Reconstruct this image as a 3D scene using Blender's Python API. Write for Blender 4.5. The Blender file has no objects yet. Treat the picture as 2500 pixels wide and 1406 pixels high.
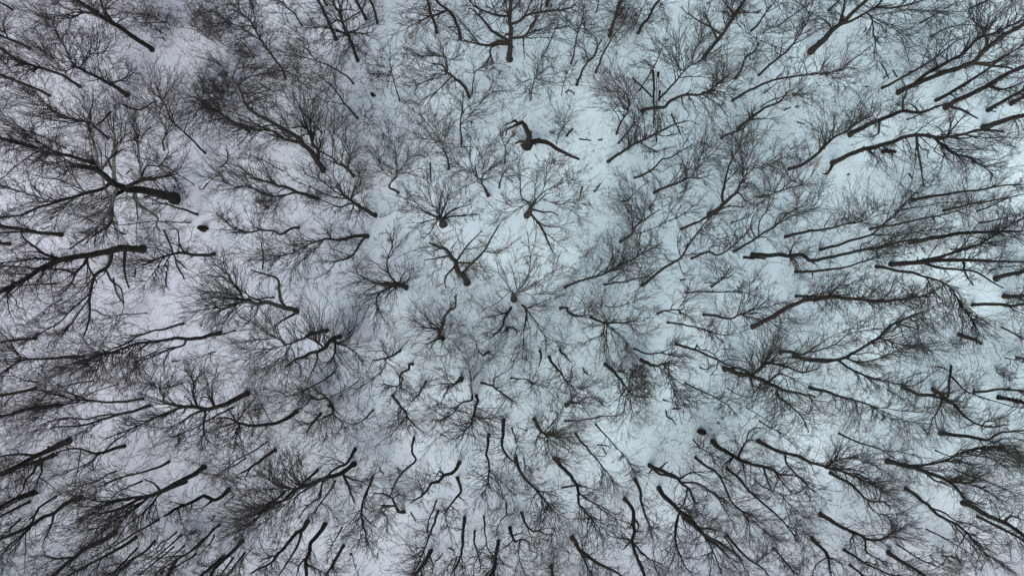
import bpy, math, random, zlib
import numpy as np
from mathutils import Vector, noise
EXPOSURE = 1.14
DENS = 0.0150
CAP = 1.75
UNDER = 17000
FRINGE = 620
# ------------------------------------------------------------------ camera, sky, light
sc = bpy.context.scene
C = sc.collection
H = 45.0                      # flying height of the camera, metres
FPX = 1667.0                  # focal length in photo pixels (photo 2500 px wide)
cam_d = bpy.data.cameras.new("camera"); cam = bpy.data.objects.new("camera", cam_d); C.objects.link(cam)
cam.location = (0, 0, H); cam.rotation_euler = (0, 0, 0)
cam_d.sensor_width = 36.0; cam_d.lens = 36.0*FPX/2500.0
cam_d.clip_start = 0.1; cam_d.clip_end = 500
sc.camera = cam
ELEV, ROT = math.radians(55), math.radians(200)
w = bpy.data.worlds.new("World"); sc.world = w; w.use_nodes = True
nt = w.node_tree; nt.nodes.clear()
sky = nt.nodes.new("ShaderNodeTexSky"); sky.sky_type = 'NISHITA'; sky.sun_disc = False
sky.sun_elevation = ELEV; sky.sun_rotation = ROT
sky.air_density = 1.0; sky.dust_density = 4.0; sky.ozone_density = 1.0
bg = nt.nodes.new("ShaderNodeBackground"); bg.inputs[1].default_value = 0.10
hs = nt.nodes.new("ShaderNodeHueSaturation"); hs.inputs['Saturation'].default_value = 0.6
ow = nt.nodes.new("ShaderNodeOutputWorld")
nt.links.new(sky.outputs[0], hs.inputs['Color']); nt.links.new(hs.outputs[0], bg.inputs[0]); nt.links.new(bg.outputs[0], ow.inputs[0])
sun_d = bpy.data.lights.new("sun", 'SUN'); sun = bpy.data.objects.new("sun", sun_d); C.objects.link(sun)
sun_d.energy = 0.55; sun_d.angle = math.radians(60); sun_d.color = (1.0, 0.98, 0.96)
sun.rotation_euler = (math.radians(90)-ELEV, 0, math.pi-ROT)
sun.location = (0, 0, 60)
sc.view_settings.view_transform = 'Standard'; sc.view_settings.look = 'None'
sc.view_settings.gamma = 1.0; sc.view_settings.exposure = EXPOSURE
# ------------------------------------------------------------------ materials
def mat(name, build, rough=0.9):
    m = bpy.data.materials.new(name); m.use_nodes = True
    t = m.node_tree; b = t.nodes["Principled BSDF"]; b.inputs["Roughness"].default_value = rough
    b.inputs["Specular IOR Level"].default_value = 0.15
    build(t, b); return m
def N(t, typ, **kw):
    n = t.nodes.new(typ)
    for k, v in kw.items(): setattr(n, k, v)
    return n
def ramp(t, fac, stops):
    r = N(t, "ShaderNodeValToRGB"); e = r.color_ramp.elements
    while len(e) < len(stops): e.new(0.5)
    for i, (p, c) in enumerate(stops): e[i].position = p; e[i].color = (*c, 1)
    t.links.new(fac, r.inputs[0]); return r.outputs[0]
def noise_fac(t, vec, scale, detail=6, rough=0.55, dist=0.0):
    n = N(t, "ShaderNodeTexNoise"); n.inputs["Scale"].default_value = scale; n.inputs["Detail"].default_value = detail
    n.inputs["Roughness"].default_value = rough; n.inputs["Distortion"].default_value = dist
    t.links.new(vec, n.inputs["Vector"]); return n.outputs["Fac"]
def bark(c0, c1, c2, zs=0.25, sc_=14, bump=0.6):
    def f(t, b):
        tc = N(t, "ShaderNodeTexCoord"); mp = N(t, "ShaderNodeMapping"); mp.inputs["Scale"].default_value = (1, 1, zs)
        t.links.new(tc.outputs["Object"], mp.inputs[0])
        nf = noise_fac(t, mp.outputs[0], sc_, 8, 0.7, 0.4)
        col = ramp(t, nf, [(0.3, c0), (0.52, c1), (0.72, c2)])
        oi = N(t, "ShaderNodeObjectInfo")
        mx = N(t, "ShaderNodeMix", data_type='RGBA', blend_type='MULTIPLY'); mx.inputs[0].default_value = 1.0
        rr = ramp(t, oi.outputs["Random"], [(0.0, (0.75, 0.78, 0.8)), (0.5, (1.0, 1.0, 0.97)), (1.0, (1.25, 1.15, 1.05))])
        t.links.new(col, mx.inputs[6]); t.links.new(rr, mx.inputs[7]); t.links.new(mx.outputs[2], b.inputs["Base Color"])
        bp = N(t, "ShaderNodeBump"); bp.inputs["Strength"].default_value = bump; bp.inputs["Distance"].default_value = 0.03
        t.links.new(nf, bp.inputs["Height"]); t.links.new(bp.outputs[0], b.inputs["Normal"])
    return f
M = {}
M['bark'] = mat("bark", bark((.010, .009, .008), (.036, .033, .029), (.105, .098, .082)))
M['pale'] = mat("pale_bark", bark((.07, .07, .065), (.19, .19, .175), (.34, .34, .31), 1.0, 6))
M['moss'] = mat("mossy_bark", bark((.014, .014, .011), (.036, .036, .029), (.085, .085, .066), 0.5, 10))
M['rot'] = mat("rotten_wood", bark((.007, .006, .005), (.022, .017, .014), (.07, .054, .045), 0.4, 16, 1.0))
M['twig'] = mat("twig_bark", bark((.020, .018, .017), (.036, .032, .030), (.06, .053, .05), 1.0, 5, 0.0))
M['mtwig'] = mat("grey_green_twig", bark((.03, .03, .026), (.055, .055, .046), (.09, .09, .075), 1.0, 5, 0.0))
M['rtwig'] = mat("reddish_twig", bark((.024, .018, .018), (.045, .033, .033), (.07, .052, .05), 1.0, 5, 0.0))
M['brush'] = mat("brush_stems", bark((.035, .028, .027), (.07, .055, .052), (.11, .088, .082), 1.0, 5, 0.0))
M['leaf'] = mat("dead_leaf", bark((.05, .03, .018), (.10, .062, .035), (.17, .11, .065), 1.0, 3, 0.0))
def snow(t, b):
    tc = N(t, "ShaderNodeTexCoord"); v = tc.outputs["Object"]
    big = noise_fac(t, v, 0.06, 3, 0.5)
    base = ramp(t, big, [(0.35, (.575, .745, .795)), (0.65, (.635, .80, .84))])
    sep = N(t, "ShaderNodeSeparateXYZ"); t.links.new(v, sep.inputs[0])
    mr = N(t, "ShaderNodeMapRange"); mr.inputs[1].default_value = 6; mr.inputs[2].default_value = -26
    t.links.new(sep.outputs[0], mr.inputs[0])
    # old trampled snow with dust, seed husks and frozen duff showing through
    n1 = noise_fac(t, v, 0.45, 8, 0.72, 0.6); n2 = noise_fac(t, v, 7.0, 8, 0.8, 0.3)
    a = N(t, "ShaderNodeMath", operation='MULTIPLY'); t.links.new(n1, a.inputs[0]); t.links.new(n2, a.inputs[1])
    lit = ramp(t, a.outputs[0], [(0.24, (0, 0, 0)), (0.40, (1, 1, 1))])
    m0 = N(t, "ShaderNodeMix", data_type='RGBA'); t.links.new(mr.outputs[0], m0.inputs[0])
    t.links.new(base, m0.inputs[6]); m0.inputs[7].default_value = (.66, .70, .78, 1)  # base snow tint grades to lilac toward the left
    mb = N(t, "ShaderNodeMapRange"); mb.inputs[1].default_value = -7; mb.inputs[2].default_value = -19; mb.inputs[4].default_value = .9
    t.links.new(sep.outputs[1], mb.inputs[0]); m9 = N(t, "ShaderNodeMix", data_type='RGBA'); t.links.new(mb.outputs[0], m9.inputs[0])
    t.links.new(m0.outputs[2], m9.inputs[6]); m9.inputs[7].default_value = (.57, .635, .69, 1); m0 = m9  # lilac-grey toward the bottom, painted darker to tame the overbright edge
    m1 = N(t, "ShaderNodeMix", data_type='RGBA')
    k = N(t, "ShaderNodeMath", operation='MULTIPLY'); k.inputs[1].default_value = 0.62
    t.links.new(lit, k.inputs[0]); t.links.new(k.outputs[0], m1.inputs[0])
    t.links.new(m0.outputs[2], m1.inputs[6]); m1.inputs[7].default_value = (.26, .24, .25, 1)
    sp = noise_fac(t, v, 28.0, 4, 0.7, 0.0)
    spk = ramp(t, sp, [(0.62, (0, 0, 0)), (0.70, (1, 1, 1))])
    k2 = N(t, "ShaderNodeMath", operation='MULTIPLY'); k2.inputs[1].default_value = 0.55
    t.links.new(spk, k2.inputs[0])
    m2 = N(t, "ShaderNodeMix", data_type='RGBA'); t.links.new(k2.outputs[0], m2.inputs[0])
    t.links.new(m1.outputs[2], m2.inputs[6]); m2.inputs[7].default_value = (.16, .12, .10, 1)
    t.links.new(m2.outputs[2], b.inputs["Base Color"])
    bp = N(t, "ShaderNodeBump"); bp.inputs["Strength"].default_value = 0.35; bp.inputs["Distance"].default_value = 0.25
    t.links.new(noise_fac(t, v, 1.6, 8, 0.6), bp.inputs["Height"]); t.links.new(bp.outputs[0], b.inputs["Normal"])
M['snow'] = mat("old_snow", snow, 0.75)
def cap(t, b):
    tc = N(t, "ShaderNodeTexCoord")
    t.links.new(ramp(t, noise_fac(t, tc.outputs["Object"], 6), [(.3, (.74, .77, .82)), (.7, (.84, .87, .9))]), b.inputs["Base Color"])
M['cap'] = mat("fresh_snow", cap, 0.7)
# ------------------------------------------------------------------ mesh helpers
def mesh_obj(name, V, F, m, parent=None, loc=None):
    """V (n,3) floats in world space, F (k,4) quads -> one mesh object, local to loc"""
    V = np.asarray(V, np.float32); F = np.asarray(F, np.int32)
    me = bpy.data.meshes.new(name)
    if loc is not None: V = V - np.asarray(loc, np.float32)
    me.vertices.add(len(V)); me.vertices.foreach_set("co", V.ravel())
    n = F.shape[1]
    me.loops.add(len(F)*n); me.loops.foreach_set("vertex_index", F.ravel())
    me.polygons.add(len(F)); me.polygons.foreach_set("loop_start", np.arange(0, len(F)*n, n, dtype=np.int32))
    me.polygons.foreach_set("loop_total", np.full(len(F), n, np.int32))
    me.polygons.foreach_set("use_smooth", np.ones(len(F), bool))
    me.update(calc_edges=True); me.materials.append(m)
    o = bpy.data.objects.new(name, me); C.objects.link(o)
    if parent is not None: o.parent = parent
    elif loc is not None: o.location = loc
    return o
def ring_dirs(D):
    D = D/np.maximum(np.linalg.norm(D, axis=1, keepdims=True), 1e-9)
    up = np.where(np.abs(D[:, 2:3]) > 0.9, np.array([[1., 0, 0]]), np.array([[0., 0, 1]]))
    U = np.cross(D, up); U /= np.maximum(np.linalg.norm(U, axis=1, keepdims=True), 1e-9)
    return U, np.cross(D, U)
def segs(P0, P1, R0, R1, k=3):
    """separate k-sided tapered tubes for many straight segments"""
    U, W = ring_dirs(P1-P0); a = np.arange(k)*2*math.pi/k
    ring = U[:, None, :]*np.cos(a)[None, :, None] + W[:, None, :]*np.sin(a)[None, :, None]
    A = P0[:, None, :] + ring*R0[:, None, None]; B = P1[:, None, :] + ring*R1[:, None, None]
    V = np.concatenate([A, B], axis=1).reshape(-1, 3); n = len(P0)
    i = np.arange(k); j = (i+1) % k
    q = np.stack([i, j, j+k, i+k], 1)[None] + (np.arange(n)*2*k)[:, None, None]
    return V, q.reshape(-1, 4)
def tube(P, R, k=8, rough=0.0, rng=None):
    """one continuous tapering tube along P, closed at both ends"""
    P = np.asarray(P, float); n = len(P)
    T = np.gradient(P, axis=0); T /= np.maximum(np.linalg.norm(T, axis=1, keepdims=True), 1e-9)
    u = np.cross(T[0], [0.3, 0.2, 1.0]);
    if np.linalg.norm(u) < 1e-3: u = np.array([1., 0, 0])
    Us = []
    for t in T:
        u = u - t*np.dot(u, t); nu = np.linalg.norm(u)
        u = u/nu if nu > 1e-6 else np.cross(t, [0, 1, 0]); Us.append(u)
    U = np.array(Us); W = np.cross(T, U); a = np.arange(k)*2*math.pi/k
    rr = np.asarray(R)[:, None]*np.ones((1, k))
    if rough and rng is not None:
        lobes = 1 + rough*rng.normal(0, 1, (1, k)) + rough*0.8*rng.normal(0, 1, (n, k)); rr = rr*lobes
    V = P[:, None, :] + (U[:, None, :]*np.cos(a)[None, :, None] + W[:, None, :]*np.sin(a)[None, :, None])*rr[..., None]
    V = V.reshape(-1, 3); i = np.arange(k); j = (i+1) % k
    q = (np.stack([i, j, j+k, i+k], 1)[None] + (np.arange(n-1)*k)[:, None, None]).reshape(-1, 4)
    # caps: small inner ring, pulled a little inwards (looks like a cut or broken end)
    ext = []; faces = [q]
    for end, c in ((0, P[0]-T[0]*R[0]*0.15), (n-1, P[-1]+T[-1]*R[-1]*0.4)):
        b0 = len(V) + len(ext); r = V[end*k:(end+1)*k]
        inner = c + (r-P[end])*0.15; ext.extend(inner)
        f = np.stack([i+end*k, j+end*k, j+b0, i+b0], 1)
        faces.append(f if end else f[:, ::-1])
        if k == 8:
            faces.append(b0 + np.array([[0, 1, 2, 3], [0, 3, 4, 7], [4, 5, 6, 7]]))
    return np.concatenate([V, np.array(ext)]), np.concatenate(faces)
def catmull(P, step):
    P = np.asarray(P, float)
    if len(P) < 2: return P
    Q = np.concatenate([[2*P[0]-P[1]], P, [2*P[-1]-P[-2]]]); out = []
    for i in range(1, len(Q)-2):
        L = np.linalg.norm(Q[i+1]-Q[i]); n = max(1, int(round(L/step)))
        for s in range(n):
            t = s/n
            out.append(0.5*((2*Q[i]) + (Q[i+1]-Q[i-1])*t + (2*Q[i-1]-5*Q[i]+4*Q[i+1]-Q[i+2])*t*t + (3*Q[i]-Q[i-1]-3*Q[i+1]+Q[i+2])*t**3))
    out.append(P[-1]); return np.array(out)
def gh(x, y):
    return 0.35*noise.noise(Vector((x*0.05, y*0.05, 3.1))) + 0.10*noise.noise(Vector((x*0.22, y*0.22, 7.7)))
def ray(p):                    # photo pixel -> horizontal offset per metre below the camera
    return np.array([(p[0]-1250.0)/FPX, (703.0-p[1])/FPX])
def at(p, h): return np.array([*(ray(p)*(H-h)), h])
def ground_at(p):
    h = 0.0
    for _ in range(3): q = at(p, h); h = gh(q[0], q[1])
    return at(p, h)
# ------------------------------------------------------------------ ground
nx, ny = 260, 200; xs = np.linspace(-75, 75, nx); ys = np.linspace(-55, 55, ny)
GX, GY = np.meshgrid(xs, ys)
GZ = np.array([gh(a, b) for a, b in zip(GX.ravel(), GY.ravel())])
# beyond the frame the sheet stretches on to the horizon
ex = np.where(np.abs(GX) > 74.9, np.sign(GX)*1500, GX); ey = np.where(np.abs(GY) > 54.9, np.sign(GY)*1500, GY)
V = np.stack([ex.ravel(), ey.ravel(), GZ], 1)
ii = (np.arange(ny-1)[:, None]*nx + np.arange(nx-1)[None]).ravel()
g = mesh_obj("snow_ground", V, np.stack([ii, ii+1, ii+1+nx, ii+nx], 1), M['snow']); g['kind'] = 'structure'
# ------------------------------------------------------------------ stems from traced pixels
def lift(path, start=None, prior=None, hmax=19.5, kk=0.22, climb=0.55):
    """Turn a traced outline into a real 3D stem: every point lies on its sight line, at the height that
    keeps the wood as upright as the trace allows."""
    P = [start if start is not None else ground_at(path[0])]
    pts = path[1:]
    for i, p in enumerate(pts):
        prev = P[-1]; r = ray(p)
        # target height
        step2 = np.linalg.norm(at(p, prev[2])[:2]-prev[:2])
        if prior is not None:
            hp = prior[i+1]
        else: hp = prev[2] + climb*step2
        # minimise |r*(H-h)-prev|^2 + kk^2 (h-hp)^2
        a = float(r@r) + kk*kk
        h = (float(r@(r*H-prev[:2])) + kk*kk*hp)/a
        h = min(max(h, prev[2] + 0.10*step2 + 0.05 if start is None else prev[2]-0.15*step2), hmax)
        P.append(at(p, h))
    return P
def vert_h(p0, p1):            # height of the top if the stem stood exactly upright
    g0 = ground_at(p0); r = ray(p1); d = float(r@r)
    return H - float(r@g0[:2])/max(d, 1e-6)
def unit(v): return v/np.maximum(np.linalg.norm(v, axis=-1, keepdims=True), 1e-9)
def bez(S, K, E, t):           # quadratic curves, t (m,) -> (n,m,3)
    t = t[None, :, None]; return S[:, None]*(1-t)**2 + K[:, None]*2*t*(1-t) + E[:, None]*t*t
def runs(S, K, E, r0, r1, nseg, rng, wob=0.0):
    P = bez(S, K, E, np.linspace(0, 1, nseg+1)); L = np.linalg.norm(E-S, axis=1)
    if wob and nseg > 1: P[:, 1:-1] += rng.normal(0, wob, P[:, 1:-1].shape)*L[:, None, None]
    f = np.linspace(0, 1, nseg+1)[None]; R = r0[:, None]*(1-f) + r1[:, None]*f
    return P[:, :-1].reshape(-1, 3), P[:, 1:].reshape(-1, 3), R[:, :-1].ravel(), R[:, 1:].ravel(), P
def offshoots(S, K, E, n, lo, hi, spread, lenf, up, rng, tmin=0.15, tmax=1.0):
    """n side shoots per curve, leaving forwards at an acute angle"""
    m = len(S); t = rng.uniform(tmin, tmax, (m, n)); t[:, 0] = 1.0
    P = S[:, None]*((1-t)**2)[..., None] + K[:, None]*(2*t*(1-t))[..., None] + E[:, None]*(t*t)[..., None]
    T = unit((K-S)[:, None]*(2*(1-t))[..., None] + (E-K)[:, None]*(2*t)[..., None])
    side = rng.normal(0, 1, (m, n, 3)); side -= T*np.sum(side*T, axis=-1, keepdims=True); side = unit(side)
    a = rng.uniform(spread*.45, spread*1.3, (m, n, 1)); a[:, 0] *= .4
    D = unit(T*np.cos(a) + side*np.sin(a) + np.array([0, 0, up]))
    L = np.linalg.norm(E-S, axis=1)[:, None, None]*rng.uniform(lo, hi, (m, n, 1))*(1.15-lenf*t[..., None])
    Q = P + D*L; Kk = P + unit(T*.6+D*.4+side*.35)*L*.5
    return P.reshape(-1, 3), Kk.reshape(-1, 3), Q.reshape(-1, 3)
def feathers(stemP, stemT, stemR, targets, rng, m, parent, loc, dens=1.0, name="crown", fine=1.0):
    if len(targets) == 0: return None
    E = targets; df = E[:, None]-stemP[None]; L = np.linalg.norm(df, axis=2)
    cosang = np.sum(df*stemT[None], axis=2)/np.maximum(L, 1e-6)
    cost = L*(1.75-cosang) + np.maximum(0, -df[..., 2])*1.2 + 0.25
    cost *= rng.uniform(.62, 1.5, cost.shape)
    cnt = np.zeros(len(stemP)); k = np.zeros(len(E), int)       # shoots compete for room along the wood
    for i in rng.permutation(len(E)):
        q = int(np.argmin(cost[i] + 0.16*cnt)); k[i] = q
        lo = max(0, q-2); cnt[lo:q+3] += [.4, .7, 1, .7, .4][lo-q+2:lo-q+2+len(cnt[lo:q+3])]
    S = stemP[k]; T = stemT[k]; Ls = np.linalg.norm(E-S, axis=1)
    # reach that is far too long is cut back
    f = np.minimum(1, 3.2/np.maximum(Ls, .1)); E = S + (E-S)*f[:, None]; Ls = np.linalg.norm(E-S, axis=1)
    K = S + unit(T*.8 + unit(E-S)*.6 + rng.normal(0, .28, S.shape))*Ls[:, None]*.48
    r0 = np.minimum(stemR[k]*.75, .009 + .0105*Ls)
    out = []
    a = runs(S, K, E, r0, np.full(len(S), .007), 5, rng, .022); out.append(a[:4])
    n3 = 6
    S3, K3, E3 = offshoots(S, K, E, n3, .30, .62, .62, .55, .10, rng, .12)
    L3 = np.linalg.norm(E3-S3, axis=1); a = runs(S3, K3, E3, np.minimum(.0058+.0055*L3, .012), np.full(len(S3), .0048), 3, rng, .03); out.append(a[:4])
    S4, K4, E4 = offshoots(S3, K3, E3, 5, .35, .80, .60, .4, .10, rng, .2)
    a = runs(S4, K4, E4, np.full(len(S4), .0050*fine), np.full(len(S4), .0034*fine), 2, rng, .03); out.append(a[:4])
    P0, P1, R0, R1 = (np.concatenate(q) for q in zip(*out))
    keep = (P1[:, 2] > 0.15) & (P0[:, 2] > 0.05); P0, P1, R0, R1 = P0[keep], P1[keep], R0[keep], R1[keep]
    V, F = segs(P0, P1, R0, R1, 3)
    return mesh_obj(name, V, F, m, parent, loc)
def empty(name, loc):
    o = bpy.data.objects.new(name, None); C.objects.link(o); o.location = loc; o.empty_display_size = 0.5
    return o
def gnarl(P, amp, rng):
    P = P.copy(); n = len(P)
    if n > 3:
        wv = rng.normal(0, 1, (n, 3)); wv = (wv + np.roll(wv, 1, 0) + np.roll(wv, -1, 0))/2
        wv[0] = 0; wv[-1] *= 0.3; P += wv*amp
    return P
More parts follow.
